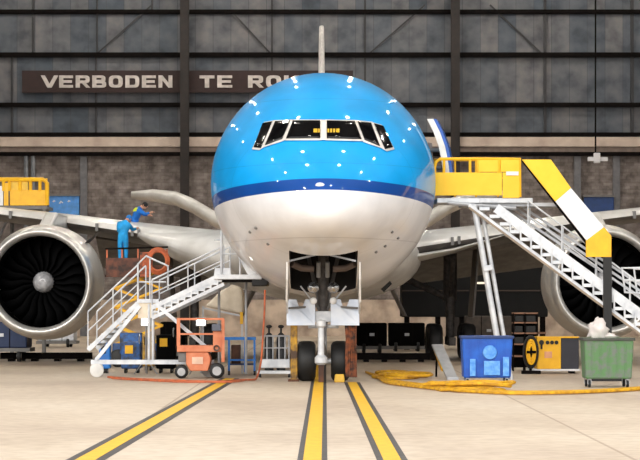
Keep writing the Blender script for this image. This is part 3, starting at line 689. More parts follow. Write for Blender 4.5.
link('scissor_arm', MB().beam(q(188,352,.3), q(210,346,.3), .05, .06).beam(q(188,346,.4), q(210,352,.4), .05, .06), m_steel, ol)
for px, r in ((181.5,.19), (217,.215)):
    for dy in (.02, .72):
        c = Vector((q(px,0,dy).x, D+dy, r))
        o = link('wheel', MB().lathe([(-.09,.001),(-.09,r*.8),(-.06,r),(.06,r),(.09,r*.8),(.09,.001)], c, 'Y', 24), m_black, ol, smooth=40)
        link('wheel_rim', MB().lathe([(-.1,.001),(-.1,r*.3),(-.098,r*.6),(.0,r*.62)], c, 'Y', 20), M('rim_grey', (176,176,178), .4), o, smooth=30)
link('axle_housing', MB().box(q(178,0).x, q(186,0).x, D+.1, D+.7, q(0,362).z, q(0,352).z), m_grey, ol, bevel=.02)

# ------------------------------------------------------------------ blue rack, nitrogen cart, cream engine cover
D = 72.5
q = lambda px, py, dy=0: P(px, py, D+dy)
br = thing('blue_rack', 'bright blue tubular rack trolley between the orange lift and the gas bottle cart', 'trolley', (q(240,0).x, D, 0))
for dy in (0, .9):
    link('top_bar', MB().beam(q(224,338.5,dy), q(256,338.5,dy), .07, .09), m_blue, br)
    link('lower_bar', MB().beam(q(230,360,dy), q(256,360,dy), .05, .05), m_blue, br)
    for px in (229, 245, 254.5): link('upright', MB().beam(q(px,338,dy), Vector((q(px,0,dy).x, D+dy, .1)), .06, .06, (0,1,0)), m_blue, br)
for px in (229, 254.5): link('end_bar', MB().beam(q(px,339), q(px,339,.9), .06, .06), m_blue, br)
link('mesh_shelf', MB().box(q(229,0).x, q(255,0).x, D+.02, D+.88, .3, .34), m_navy, br)
link('dark_case', MB().box(q(231,0).x, q(240,0).x, D+.15, D+.7, .34, q(0,345).z), m_brown, br, bevel=.02)
for px in (229, 254.5):
    for dy in (0, .9): caster('caster', (q(px,0,dy).x, D+dy, .07), .07, br)
D = 70.4
gb = thing('gas_bottle_cart', 'low silver cart carrying two black gas bottles, left of the nose wheels', 'cart', (q(275,0).x, D, 0))
q = lambda px, py, dy=0: P(px, py, D+dy)
link('base_tray', MB().box(q(257,0).x, q(292,0).x, D-.1, D+.7, .1, .2), m_silver, gb, bevel=.02)
link('lower_step', MB().box(q(260,0).x, q(290,0).x, D-.16, D+.1, q(0,368).z, q(0,359).z), m_silver, gb, bevel=.03)
mb = MB()
for px in (262, 267, 273, 279, 285, 289): mb.tube(q(px,360,-.05), q(px,336,-.05), .02)
mb.tube(q(262,336,-.05), q(289,336,-.05), .025).tube(q(262,348,-.05), q(289,348,-.05), .02).tube(q(262,336,-.05), q(262,336,.5), .02).tube(q(289,336,-.05), q(289,336,.5), .02)
link('cage', mb, m_alu, gb, smooth=40)
for px in (260, 289): caster('caster', (q(px,0).x, D, .06), .06, gb)
for px, lab in ((269,'black gas bottle, left of the two on the silver cart'), (281,'black gas bottle, right of the two on the silver cart')):
    c = q(px,0,.2)
    g = thing('gas_bottle', lab, 'gas bottle', (c.x, c.y, .2), 'gas bottles on the silver cart')
    link('cylinder', MB().lathe([(.2,.001),(.2,.13),(1.1,.13),(1.22,.1),(1.28,.05),(1.28,.001)], (c.x,c.y,0), 'Z', 20), M('bottle_dark', (30,32,36), .4), g, smooth=40)
    link('valve', MB().tube((c.x,c.y,1.28),(c.x,c.y,1.42),.03).ball((c.x,c.y,1.46),.09,1,1,.6), m_black, g, smooth=40)
# cream folded cover hanging below the top platform
D = 74
cv = thing('engine_cover', 'large cream fabric cover on a stand below the top platform of the silver stairs', 'cover', (P(226,0,D).x, D, 0))
link('cover_body', MB().prism([P(x,y,D) for x,y in ((205,306),(226,286),(233,284),(240,287),(243,293),(243,314),(236,313))], (0,1.4,0)), m_cream, cv, bevel=.08)
link('strap', MB().box(P(240,0,D-.05).x, P(243,0,D-.05).x, D-.06, D-.02, P(0,324,D).z, P(0,312,D).z), m_yel, cv)
link('stand_frame', MB().beam(P(203,306,D+.1),P(203,0,D+.1)*0+Vector((P(203,0,D).x,D+.1,0)),.05,.05).beam(P(242,314,D+.1),Vector((P(242,0,D).x,D+.1,0)),.05,.05).beam(P(203,308,D+.1),P(242,316,D+.1),.05,.05), m_alu, cv)

# ------------------------------------------------------------------ big orange platform lift by the left engine, with technicians
D = 81.5
q = lambda px, py, dy=0: P(px, py, D+dy)
pl = thing('platform_lift', 'high scissor lift with dark orange basket and yellow arms beside the left engine', 'lift', (q(136,0).x, D, 0))
zf = q(0,265).z
link('basket_floor', MB().box(q(105,0).x, q(168,0).x, D, D+1.8, zf-.12, zf), m_brown, pl)
link('basket_side', MB().box(q(106,0).x, q(139,0).x, D-.04, D, q(0,277).z, q(0,258).z), M('basket_rust', (108,62,44), .7, c2=(50,34,28), scale=5), pl)
link('basket_side', MB().box(q(140,0).x, q(150,0).x, D-.04, D, q(0,277).z, q(0,252).z), M('basket_orange', (190,96,56), .7, c2=(70,44,34), scale=7), pl)
for dy in (0, 1.8):
    link('basket_rail', MB().beam(q(105,249,dy), q(168,247,dy), .05, .06).beam(q(105,276,dy), q(150,276,dy), .06, .08), m_steel, pl)
    for px in (107, 122, 138, 152, 167): link('basket_post', MB().beam(q(px,249,dy), q(px,266,dy), .05, .05, (0,1,0)), m_orghose, pl)
zt = zf-.15
for k in range(4):
    za, zc = .75+(zt-.75)*k/4, .75+(zt-.75)*(k+1)/4
    for dy in (.3, 1.5):
        mb = MB().beam((q(113,0).x, D+dy, za), (q(160,0).x, D+dy, zc), .06, .11, (0,1,0)); link('scissor_arm', mb, m_yel, pl)
        mb = MB().beam((q(160,0).x, D+dy+.08, za), (q(113,0).x, D+dy+.08, zc), .06, .11, (0,1,0)); link('scissor_arm', mb, m_yel, pl)
link('chassis', MB().box(q(112,0).x, q(166,0).x, D+.1, D+1.7, .3, .8), M('chassis_blue', (28,84,148), .5, c2=(20,50,90), scale=3), pl, bevel=.05)
link('engine_box', MB().box(q(120,0).x, q(142,0).x, D-.1, D+.3, .45, 1.15), M('motor_blue', (30,90,160), .5, c2=(40,44,52), scale=6), pl, bevel=.03)
for px in (118, 160):
    for dy in (.1, 1.6):
        c = (q(px,0).x, D+dy, .3); o = link('wheel', MB().lathe([(-.12,.001),(-.12,.25),(-.08,.3),(.08,.3),(.12,.25),(.12,.001)], c, 'Y', 20), m_black, pl, smooth=40)
oh = MB()
for k in range(3): oh.path([q(158,261,-.1-.05*k)+Vector((math.cos(a)*(.36-.04*k), 0, math.sin(a)*(.42-.05*k))) for a in [2*PI*i/24 for i in range(24)]], .045, 6, close=True)
o = link('hose_coil', oh, m_orghose, None, smooth=40, loc=q(158,261)); tag(o, 'coil of orange hose hanging on the rail of the high lift basket', 'hose')

def person(name, label, J, root_loc, face, hair_mat, cap=False, cov=(30,158,226), group=None, hivis=False):
    """J: joints in local metres (z up), faces direction `face`."""
    r = thing(name, label, 'person', root_loc)
    names = ['pelvis','chest','neck','head','ls','le','lh','rs','re','rh','lhip','lk','la','lt','rhip','rk','ra','rt']
    rad = dict(pelvis=.155,chest=.165,neck=.065,head=.1,ls=.085,le=.06,lh=.042,rs=.085,re=.06,rh=.042,lhip=.115,lk=.078,la=.055,lt=.05,rhip=.115,rk=.078,ra=.055,rt=.05)
    edges = [('pelvis','chest'),('chest','neck'),('neck','head'),('chest','ls'),('ls','le'),('le','lh'),('chest','rs'),('rs','re'),('re','rh'),('pelvis','lhip'),('lhip','lk'),('lk','la'),('la','lt'),('pelvis','rhip'),('rhip','rk'),('rk','ra'),('ra','rt')]
    idx = {n: i for i, n in enumerate(names)}
    me = bpy.data.meshes.new('body'); me.from_pydata([J[n] for n in names], [(idx[a], idx[b]) for a, b in edges], [])
    o = bpy.data.objects.new('tmp', me); COL.objects.link(o)
    sk = o.modifiers.new('skin', 'SKIN')
    for n in names:
        v = me.skin_vertices[0].data[idx[n]]; v.radius = (rad[n]*(1.15 if n in ('chest','pelvis') else 1), rad[n]*(.8 if n in ('chest','pelvis') else 1)); v.use_root = n == 'pelvis'
    sb = o.modifiers.new('sub', 'SUBSURF'); sb.levels = sb.render_levels = 2
    bpy.context.view_layer.update()
    dg = bpy.context.evaluated_depsgraph_get(); m2 = bpy.data.meshes.new_from_object(o.evaluated_get(dg)); bpy.data.objects.remove(o)
    b = MB(); b.b.from_mesh(m2); bpy.data.meshes.remove(m2)
    for f in b.b.faces:
        c = f.calc_center_median(); mi = 0
        if (c-Vector(J['head'])).length < .16 and (c-Vector(J['neck'])).length > .06: mi = 1
        for h in ('lh','rh'):
            if (c-Vector(J[h])).length < .06: mi = 1
        for h in ('lt','rt','la','ra'):
            if (c-Vector(J[h])).length < .075: mi = 2
        f.material_index = mi
    fd = Vector(face).normalized(); hd = Vector(J['head']); up = (hd-Vector(J['neck'])).normalized(); sd = fd.cross(up).normalized()
    b.ball(hd+up*.02, .115, .8, .9, 1.1, 16, mi=1)                       # skull
    b.ball(hd+fd*.11-up*.0, .022, 1, 1.2, 1.4, 8, mi=1)                  # nose
    for s_ in (-1, 1):
        b.ball(hd+sd*s_*.095, .028, .6, 1, 1.3, 8, mi=1)                 # ears
        b.ball(hd+fd*.095+sd*s_*.035+up*.03, .014, 1, 1, 1, 8, mi=2)     # eyes
    b.ball(hd+fd*.1-up*.05, .022, 1.3, .5, .4, 8, mi=3)                  # mouth
    for h, e in (('lh','le'), ('rh','re')):                               # hands
        hp = Vector(J[h]); t = (hp-Vector(J[e])).normalized(); s1 = t.cross(Vector((0,0,1))).normalized(); n1 = s1.cross(t)
        b.path([hp-t*.02, hp+t*.04, hp+t*.09], [.032,.042,.036], 8, mi=1)
        for k, ln in enumerate((.07,.085,.08,.06)):
            a0 = hp+t*.085+s1*(k-1.5)*.02; b.path([a0, a0+t*ln*.55-n1*.01, a0+t*ln*.9-n1*.035], [.01,.009,.007], 6, mi=1)
        a0 = hp+t*.03-s1*.035; b.path([a0, a0+t*.03-s1*.03, a0+t*.065-s1*.035], [.012,.011,.008], 6, mi=1)
    bmesh.ops.translate(b.b, verts=b.b.verts, vec=Vector(root_loc))
    link('body', b, [M('coverall_blue_%d' % cov[0], cov, .8, c2=tuple(v*.82 for v in cov), scale=6), M('skin', (206,150,120), .6), M('boot_black', (26,24,24), .7), M('lips', (160,90,80), .6)], r, smooth=60)
    hp = hd+up*.045-fd*.02+Vector(root_loc)
    link('cap' if cap else 'hair', MB().ball(hp, .125, .84, .92, .98, 14), hair_mat, r, smooth=60)
    if cap: link('cap_peak', MB().ball(hp+fd*.11-up*.01, .07, 1, 1, .25, 10), hair_mat, r, smooth=60)
    if hivis:
        cp = Vector(J['chest'])+Vector(root_loc)
        link('high_visibility_collar', MB().lathe([(-.02,.2),(.05,.17),(.12,.1)], cp+Vector((0,0,.05)), 'Z', 16), M('hivis', (210,226,60), .7), r, smooth=40)
    return r
# technician standing on the basket floor, back to the viewer, stooping to his right (photo right)
J1 = dict(pelvis=(0,0,.95), chest=(.02,.04,1.28), neck=(.08,.12,1.47), head=(.17,.24,1.56), ls=(-.15,.05,1.4), le=(-.17,.22,1.15), lh=(-.05,.42,1.12),
          rs=(.21,.08,1.36), re=(.3,.25,1.2), rh=(.42,.42,1.25), lhip=(-.09,0,.88), lk=(-.1,.02,.5), la=(-.1,0,.1), lt=(-.1,.15,.05), rhip=(.09,0,.88), rk=(.1,.03,.5), ra=(.11,0,.1), rt=(.12,.15,.05))
person('person', 'person in a bright blue coverall standing on the high lift basket with back turned', J1, (P(123,0,82.3).x, 82.3, zf), (.55,.8,-.25), M('cap_blue', (24,120,200), .7), cap=True)
# technician kneeling on the wing, leaning to the right
J2 = dict(pelvis=(-.15,.1,.55), chest=(0,0,.88), neck=(.12,-.02,1.06), head=(.24,-.05,1.12), ls=(-.02,.17,1.0), le=(.18,.22,.8), lh=(.4,.1,.78),
          rs=(.08,-.18,.96), re=(.28,-.26,.8), rh=(.48,-.22,.86), lhip=(-.13,.2,.5), lk=(.12,.25,.12), la=(-.3,.26,.07), lt=(-.4,.26,.05), rhip=(-.13,0,.5), rk=(.12,-.05,.12), ra=(-.3,-.06,.07), rt=(-.4,-.06,.05))
person('person', 'person in blue with dark hair and hi-vis collar leaning over the left wing', J2, (P(138,0,90.2).x, 90.2, 4.6), (.9,-.3,-.3), M('hair_black', (24,20,18), .8), cov=(20,110,200), hivis=True)

# ------------------------------------------------------------------ yellow work basket, left edge
D = 98.0
q = lambda px, py, dy=0: P(px, py, D+dy)
yb = thing('work_platform', 'yellow-panelled high work platform above the left wing at the photo edge', 'work platform', (q(15,0).x, D, 0))
link('deck', MB().box(q(-40,0).x, q(47,0).x, D, D+2.2, q(0,209).z, q(0,206).z), m_grey, yb)
link('side_panel', MB().box(q(10,0).x, q(47.5,0).x, D-.04, D+.02, q(0,205.5).z, q(0,190).z), m_yel, yb, bevel=.01)
link('side_panel', MB().box(q(-40,0).x, q(3,0).x, D-.04, D+.02, q(0,205.5).z, q(0,186).z), m_whitep, yb)
link('side_panel', MB().box(q(4,0).x, q(8.5,0).x, D-.04, D+.02, q(0,205.5).z, q(0,183).z), m_yel, yb)
for a, b in ((10,19), (21,28)): link('mesh_panel', MB().box(q(a,0).x, q(b,0).x, D, D+.03, q(0,190).z, q(0,181).z), M('pale_yellow', (236,190,50), .5), yb)
mb = MB().path([q(-40,179.5), q(43,179.5), q(47,183), q(47,205)], .09, 8)
for px in (3.5, 9.5, 20, 30.5, 40): mb.tube(q(px,179.5), q(px,191), .07)
link('guard_rail', mb, m_yel, yb, smooth=40)
link('guard_rail', MB().path([q(-40,180,2.1), q(47,180,2.1), q(47,205,2.1)], .07, 8), m_yel, yb, smooth=40)
for px in (-30, 12, 44):
    for dy in (.1, 2.1): link('support_leg', MB().tube(q(px,209,dy), Vector((q(px,0,dy).x, D+dy, 0)), .08), m_grey, yb)
link('leg_brace', MB().tube(q(12,209,.1), q(-2,240,.1), .05).tube(q(44,212,.1), Vector((q(12,0,.1).x, D+.1, 3)), .05), m_alu, yb)

# ------------------------------------------------------------------ wheeled bins
def bin_(name, label, px0, px1, pyt, pyb, D, mat, rim, group=None):
    q = lambda px, py, dy=0: P(px, py, D+dy)
    t = thing(name, label, 'wheeled bin', (q((px0+px1)/2,0).x, D, 0))
    a, b = q(px0,0).x, q(px1,0).x; zt = q(0,pyt).z; z0 = q(0,pyb).z; dp = 1.0
    body = MB(); tp = .05
    ring = lambda x0,x1,y0,y1,z: [(x0,y0,z),(x1,y0,z),(x1,y1,z),(x0,y1,z)]
    body.hexa(ring(a+tp,b-tp,D+tp,D+dp-tp,z0), ring(a,b,D,D+dp,zt))
    link('bin_body', body, mat, t, bevel=.04)
    link('rim', MB().box(a-.03,b+.03,D-.03,D+.05,zt-.07,zt).box(a-.03,b+.03,D+dp-.05,D+dp+.03,zt-.07,zt).box(a-.03,a+.04,D,D+dp,zt-.07,zt).box(b-.04,b+.03,D,D+dp,zt-.07,zt), rim, t, bevel=.01)
    for k in range(1, 6):
        x = a+(b-a)*k/6
        link('rib', MB().prism([(x-.015,D-.01,zt-.08),(x+.015,D-.01,zt-.08),(x+.015,D+tp-.01,z0+.02),(x-.015,D+tp-.01,z0+.02)],(0,.03,0)), mat, t)
    for x in (a+.15, b-.15):
        for y in (D+.12, D+dp-.12):
            caster('caster', (x, y, .09), .09, t); fork('caster_fork', (x, y, .09), .09, t, z0)
    return t
m_binb = M('bin_blue', (12,92,190), .45, c2=(8,72,164), scale=2.5)
bb = bin_('wheeled_bin', 'blue wheeled bin with pale markings on its front, on the yellow hose pile', 462, 513, 336, 378, 63.4, m_binb, M('bin_rim_navy', (12,48,104), .5))
m_bmark = M('mark_pale_blue', (112,172,232), .6, c2=(60,130,212), scale=9, lo=.3, hi=.7)
Db = 63.36
for a, b, c, d_ in ((470,475.5,359,376),(484,500,361,375),(503,509,357,376)):
    link('pale_marking', MB().box(P(a,0,Db).x, P(b,0,Db).x, Db-.015, Db+.06, P(0,d_,Db).z, P(0,c,Db).z), m_bmark, bb)
link('round_emblem', MB().lathe([(0,.001),(0,.17),(.05,.19)], P(490,352.5,Db-.01), 'Y', 24), m_bmark, bb)
m_bing = M('bin_green', (84,124,78), .6, c2=(104,112,104), scale=5, lo=.35, hi=.55)
gbn = bin_('wheeled_bin', 'green wheeled bin holding a white plastic bag, at the right edge', 584, 634, 338, 379, 61.9, m_bing, M('bin_rim_dark', (62,66,58), .6))
o = link('plastic_bag', MB().ball(P(598,331,62.4), .22, 1.15, 1, 1.35, 22, bumpy=.45).ball(P(606,337,62.5), .16, 2, 1, .6, 18, bumpy=.5), M('bag_white', (222,214,210), .4), None, smooth=70, loc=P(597,338,62.4))
tag(o, 'crumpled white plastic bag sticking out of the green bin', 'bag')

# ------------------------------------------------------------------ yellow cabinet, hose reel, shelf rack
D = 74.2
q = lambda px, py, dy=0: P(px, py, D+dy)
yc = thing('equipment_cabinet', 'yellow service cabinet with dark side compartment, between the two bins', 'cabinet', (q(556,0).x, D, 0))
link('body', MB().box(q(537,0).x, q(561,0).x, D, D+1.0, q(0,369).z, q(0,337).z), m_yel, yc, bevel=.02)
link('dark_compartment', MB().box(q(561,0).x, q(579,0).x, D+.02, D+1.0, q(0,369).z, q(0,338).z), M('compartment_dark', (42,42,52), .6), yc, bevel=.02)
link('top_edge', MB().box(q(537,0).x, q(579,0).x, D-.02, D+1.0, q(0,338).z, q(0,336.6).z), m_yel, yc)
link('base_skid', MB().box(q(530,0).x, q(580,0).x, D-.06, D+1.05, .08, q(0,369).z), M('skid_white', (224,224,226), .5), yc, bevel=.01)
link('label_plate', MB().box(q(544.5,0).x, q(552,0).x, D-.015, D, q(0,358).z, q(0,351.5).z), M('label_pink', (222,160,120), .6), yc)
for px, r in ((541.5,.07),(547.5,.055),(552,.055),(556.5,.055)):
    link('gauge', MB().lathe([(-.04,.001),(-.04,r),(0,r*1.1)], q(px,342.5), 'Y', 18), m_black, yc)
link('gauge_stem', MB().tube(q(541.5,343,-.02), q(541.5,349,-.02), .03), m_black, yc)
for px in (536, 573): link('skid_foot', MB().box(q(px-2,0).x, q(px+2,0).x, D, D+.9, 0, .09), m_steel, yc)
hr = thing('hose_reel', 'black reel wound with yellow hose, left of the yellow cabinet', 'hose reel', (q(531,0,-.3).x, D-.3, 0))
c = q(531,352,-.25)
mb = MB()
for k in range(4):
    for r in (.14, .19, .24):
        mb.path([c+Vector((math.cos(a)*r*.5, -.1+.06*k, math.sin(a)*r*1.5)) for a in [2*PI*i/24 for i in range(24)]], .035, 6, close=True)
link('hose_coil', mb, m_yel, hr, smooth=40)
link('reel_rim', MB().path([c+Vector((math.cos(a)*.2, .12, math.sin(a)*.46)) for a in [2*PI*i/28 for i in range(28)]], .05, 8, close=True), m_black, hr, smooth=40)
link('cross_bar', MB().box(c.x-.14,c.x+.14,c.y-.16,c.y+.12,c.z-.04,c.z+.04), m_steel, hr)
link('stand', MB().box(c.x-.28,c.x+.28,c.y-.2,c.y+.2,0,.1).beam((c.x,c.y+.15,.1),(c.x,c.y+.15,c.z),.08,.06), m_steel, hr)
D = 77
q = lambda px, py, dy=0: P(px, py, D+dy)
sr = thing('shelf_rack', 'dark tool rack with shelves standing behind the yellow hose reel', 'rack', (q(524,0).x, D, 0))
link('rack_back', MB().box(q(514,0).x, q(537,0).x, D+.5, D+.55, .1, q(0,313).z), m_dark, sr)
for py in (314, 323.5, 334, 345, 357): link('shelf', MB().box(q(513,0).x, q(538,0).x, D, D+.55, q(0,py).z, q(0,py-1.5).z), M('shelf_tan', (150,110,86), .7), sr)
for px in (513.5, 525, 537.5):
    for dy in (0, .5): link('upright', MB().box(q(px,0).x-.02, q(px,0).x+.02, D+dy, D+dy+.05, 0, q(0,313).z), m_steel, sr)
k_ = 0
for py, rows_ in ((323.5,((515,524),(526,536))), (334,((515,523),(526,536))), (345,((514.5,524),(527,536)))):
    for a, b in rows_:
        k_ += 1
        o = link('dark_case', MB().box(q(a,0).x, q(b,0).x, D+.05, D+.48, q(0,py-1.5).z, q(0,py-8).z), m_black, None, bevel=.02, loc=q((a+b)/2,py))
        tag(o, 'black case on the %s shelf of the tool rack, %s side' % (('top','second','third')[(k_-1)//2], ('left','right')[(k_-1)%2]), 'case', 'cases on the tool rack')

# ------------------------------------------------------------------ yellow hoses on the floor, orange hoses
def g(px, py, z=.05): d = F*(H-z)/(py-HY); return Vector(((px-CX)*d/F, d, z))
def wave(a, b, n, amp, z=.05):
    out = []
    for i in range(n+1):
        t = i/n; p = a.lerp(b, t); p.y += amp*math.sin(t*9+amp*20); p.z = z; out.append(p)
    return out
mb = MB()
random.seed(3)
def crv(pts, n=40):
    ks = [[(i, p[j]) for i, p in enumerate(pts)] for j in range(3)]
    return [Vector((spline(ks[0], t), spline(ks[1], t), spline(ks[2], t))) for t in [i/n*(len(pts)-1) for i in range(n+1)]]
for k in range(5):
    o = k*.7
    pts = [g(366+k*2,372+o*.8), g(385,379+o), g(410,383+o), g(440,386+o*1.1), g(475,389.5+o*.8), g(520,392+o*.5), g(565,391.5+o*.4), g(605,390+o*.4), g(650,387+o*.5)]
    mb.path(crv(pts, 50), .035, 6)
for k in range(9):                                # heap in front of the blue bin
    c = g(468+random.uniform(-16,22), 388.3+random.uniform(-1,1.6)); ra, rb = random.uniform(.4,.95), random.uniform(.15,.45); z = .05+.05*(k % 4)
    mb.path([c+Vector((math.cos(a)*ra, math.sin(a)*rb*1.6, z-.05+.02*math.sin(3*a+k))) for a in [2*PI*i/26 for i in range(26)]], .04, 6, close=True)
for k in range(7):
    c = g(385+random.uniform(-12,26), 374+random.uniform(-1.5,3)); ra, rb = random.uniform(.3,.8), random.uniform(.5,1.6)
    mb.path([c+Vector((math.cos(a)*ra, math.sin(a)*rb, .03*(k%3))) for a in [2*PI*i/26 for i in range(26)]], .04, 6, close=True)
o = link('yellow_hose', mb, M('hose_yellow', (226,172,12), .6, c2=(180,128,16), scale=5), None, smooth=50, loc=g(460,386,0)); tag(o, 'long yellow hose snaking across the floor and heaped before the blue bin', 'hose')
mb = MB()
mb.path(crv([P(265,290,69.8), P(264.5,310,69.7), P(263,335,69.6), P(261,362,69.3), g(255,379.5), g(240,380), g(215,381.5), g(180,380.5), g(140,379), g(108,377)], 60), .028, 8)
for k in range(1): mb.path(crv([g(112+k*5,378.3+k*.8), g(150,380.5+k*.6), g(190,382+k*.5), g(228,382+k*.3), g(250,379.5)], 40), .025, 6)
o = link('orange_hose', mb, m_orghose, None, smooth=50, loc=g(200,380,0)); tag(o, 'thin orange hose hanging from the stair platform and running along the floor to the left', 'hose')
# hose bundles hanging at either side of the nose wheels
mb = MB()
for k in range(5): mb.path(crv([P(346+k*2.3,325,66.7+.05*k), P(347+k*2,340,66.6), P(346.5+k*2.2,358,66.6+.04*k), P(347+k*2.2,377,66.6)], 14), .045, 6)
o = link('hose_bundle', mb, M('hose_rust', (140,74,38), .7, c2=(44,30,24), scale=6), None, smooth=50, loc=P(352,378,66.6)); tag(o, 'brown orange hose bundle hanging right of the nose wheels', 'hose')
t = thing('support_post', 'yellow post streaked with brown rust, left of the nose wheels', 'post', P(294,379,66.8))
link('post', MB().box(P(290.5,0,66.8).x, P(297.5,0,66.8).x, 66.8, 66.95, 0.02, P(0,325,66.8).z), M('post_ochre', (200,150,30), .6, c2=(70,46,26), scale=2.2, lo=.42, hi=.58), t, bevel=.02)
link('post_foot', MB().box(P(288,0,66.8).x, P(299,0,66.8).x, 66.65, 67.1, 0, .06), m_brown, t)
# wheel chock
o = link('wheel_chock', MB().prism([(P(334,0,66).x,66,0),(P(345,0,66).x,66,0),(P(344,0,66).x,66,.22),(P(335,0,66).x,66,.22)], (0,.25,0)), M('chock_yellow', (222,176,60), .6), None, bevel=.03, loc=(P(340,0,66).x,66,0)); tag(o, 'small yellow wheel chock in front of the right nose wheel', 'chock')
t = thing('tow_bar', 'silver steering bar with brown leg standing before the nose gear', 'tow bar', (P(321,0,66).x, 66, 0))
link('bar', MB().lathe([(0,.1),(.06,.17),(.2,.17),(.28,.09),(1.0,.08),(1.05,.13),(1.2,.13),(1.22,.02)], (P(321,0,66).x,66,P(0,365,66).z), 'Z', 20), m_silver, t, smooth=40)
link('foot', MB().beam((P(321,0,66).x,66,.5),(P(321,0,66).x,65.9,0),.14,.14), m_brown, t)
# leaning metal ramp
o = thing('folding_ramp', 'narrow metal ramp with a yellow edge leaning left of the blue bin', 'ramp', g(446,378,0))
link('ramp_plate', MB().beam(P(437,345,70.5), P(452,378,68.5), .32, .06), m_alu, o, bevel=.01)
link('yellow_edge', MB().beam(P(435,349,70.4), P(443,370,69), .08, .08), m_yel, o)
link('ramp_foot', MB().box(P(447,0,68.5).x, P(458,0,68.5).x, 68.2, 68.8, 0, .08), m_alu, o)
link('prop', MB().tube(P(437,345,70.5), Vector((P(437,0,70.5).x, 71, 0)), .03), m_steel, o)

# ------------------------------------------------------------------ background equipment
def cart(name, label, cat, px0, px1, pyt, pyb, D, mat, dp=1.6, frame=m_grey):
    t = thing(name, label, cat, (P((px0+px1)/2,0,D).x, D, 0)); a, b = P(px0,0,D).x, P(px1,0,D).x
    z0, z1 = P(0,pyb,D).z, P(0,pyt,D).z
    link('body', MB().box(a, b, D, D+dp, z0, z1), mat, t, bevel=.05)
    link('frame', MB().box(a-.1, b+.1, D-.05, D+dp+.05, z0-.14, z0), frame, t)
    n = 3
    for k in range(1, n): link('panel_seam', MB().box(a+(b-a)*k/n-.015, a+(b-a)*k/n+.015, D-.02, D, z0, z1), m_steel, t)
    link('latch', MB().box((a+b)/2-.1, (a+b)/2+.1, D-.04, D, (z0+z1)/2-.06, (z0+z1)/2+.06), m_alu, t)
    for x in (a+.3, b-.3):
        for y in (D+.1, D+dp-.1): caster('wheel', (x, y, .22), .22, t, m_black, .14)
        link('wheel_mount', MB().box(x-.05,x+.05,D+.05,D+dp-.05,.2,max(z0-.1,.25)), m_steel, t)
    return t
cart('equipment_trailer', 'dark navy flatbed trailer load under the left engine', 'trailer', -25, 27, 322, 348, 89, m_navy)
cart('equipment_case', 'black flight case on wheels under the fuselage, nearer the nose gear', 'case', 357, 387, 323, 346, 104, m_dark)
cart('equipment_case', 'black flight case on wheels under the fuselage, nearer the main gear', 'case', 389, 425, 323, 346, 108, m_dark)
cart('equipment_trailer', 'long pale trailer beyond the left engine beside the stairs', 'trailer', 38, 74, 330, 341, 118, m_silver)
cart('tool_cabinet', 'dark tool cabinet behind the left half of the silver stairs', 'cabinet', 160, 177, 322, 352, 86, m_dark)
cart('ground_power_unit', 'dark boxy power unit below the right wing, left of the tool rack', 'power unit', 466, 512, 316, 345, 108, M('unit_brown', (84,74,66), .7, c2=(60,54,50), scale=3))
# low dark beams standing in for shadow bands across the background floor
for px0, px1, py, D, lab in ((0,92,352,90,'long low dark beam standing in for the shadow band on the floor beyond the left engine'), (357,430,349,89,'long low dark beam standing in for the shadow band on the floor below the black cases')):
    o = thing('floor_shadow_beam', lab, 'shadow band', (P((px0+px1)/2,0,D).x, D, 0))
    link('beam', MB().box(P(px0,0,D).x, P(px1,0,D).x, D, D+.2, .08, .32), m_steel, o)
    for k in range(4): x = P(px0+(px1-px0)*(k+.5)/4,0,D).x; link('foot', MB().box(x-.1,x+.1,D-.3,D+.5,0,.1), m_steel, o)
# surveillance-like white bracket lamp hanging at the right
t = thing('hanging_fitting', 'small white bracket fitting hanging below the pale beam, above the slanting banner', 'fitting', P(597,158,150))
link('bracket', MB().box(P(588,0,150).x, P(608,0,150).x, 150, 150.3, P(0,161,150).z, P(0,157,150).z).box(P(594,0,150).x, P(600,0,150).x, 149.8, 150.3, P(0,163,150).z, P(0,153,150).z), m_whitep, t, bevel=.03)
link('drop_rod', MB().tube(P(595.5,153,150.1), Vector((P(595.5,0,150.1).x,150.1,25.2)), .05), m_steel, t)

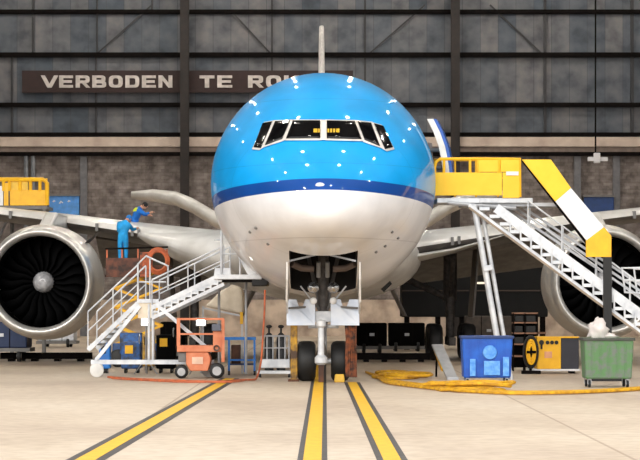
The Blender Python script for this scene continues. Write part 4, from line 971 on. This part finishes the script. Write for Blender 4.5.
# dark maintenance dock beyond the right wing
D = 112
q = lambda px, py, dy=0: P(px, py, D+dy)
dk = thing('maintenance_dock', 'tall dark maintenance dock beyond the right wing and main gear', 'dock', (q(480,0).x, D, 0))
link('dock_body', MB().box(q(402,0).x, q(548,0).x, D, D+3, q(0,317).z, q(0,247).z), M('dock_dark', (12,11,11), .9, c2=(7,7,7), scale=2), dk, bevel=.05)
for px in (407, 438, 462, 490, 518, 543): link('dock_leg', MB().box(q(px,0).x-.12, q(px,0).x+.12, D+.1, D+.35, 0, q(0,317).z), m_steel, dk)
for py in (262, 290): link('dock_rail', MB().box(q(402,0).x, q(548,0).x, D-.08, D, q(0,py).z-.06, q(0,py).z), M('dock_rail', (70,56,46), .7), dk)
link('strip_lamp', MB().box(q(474,0).x, q(487,0).x, D-.15, D-.03, q(0,284).z, q(0,282).z), M('strip_glow', (236,220,196), .5, emit=1.0), dk)
link('lower_shelf', MB().box(q(470,0).x, q(546,0).x, D, D+2.5, q(0,334).z, q(0,332).z), M('shelf_tan', (150,110,86), .7), dk)
# clutter behind the silver stairs
def boxy(name, label, cat, px0, px1, pyt, D, mat, dp=.8, det=m_steel):
    a, b = P(px0,0,D).x, P(px1,0,D).x; z1 = P(0,pyt,D).z
    t = thing(name, label, cat, ((a+b)/2, D, 0))
    link('body', MB().box(a, b, D, D+dp, .14, z1), mat, t, bevel=.04)
    link('control_panel', MB().box(a+(b-a)*.2, a+(b-a)*.6, D-.03, D, z1-.35, z1-.1), det, t)
    link('handle', MB().path([(b-.05,D+.05,z1-.1),(b-.05,D-.12,z1+.12),(b-.05,D+.2,z1+.2)], .02, 6), m_alu, t)
    for x in (a+.12, b-.12):
        for y in (D+.1, D+dp-.1): caster('caster', (x, y, .08), .08, t)
    return t
boxy('tool_trolley', 'blue wheeled tool trolley under the lower flight of the silver stairs', 'trolley', 99, 110, 342, 74.5, m_blue, .5)
boxy('compressor', 'blue and grey wheeled compressor under the middle landing of the silver stairs', 'compressor', 121, 141, 342, 74.5, M('motor_blue', (30,90,160)), .7, m_yel)
boxy('compressor', 'black wheeled compressor right of the centre post of the silver stairs', 'compressor', 156, 175, 335, 74.5, m_dark, .9, m_yel)
boxy('waste_cart', 'small yellow-fronted cart behind the centre post of the silver stairs', 'cart', 142, 154, 334, 77.5, M('cart_ochre', (196,156,60), .6, c2=(120,90,50), scale=4), .7)
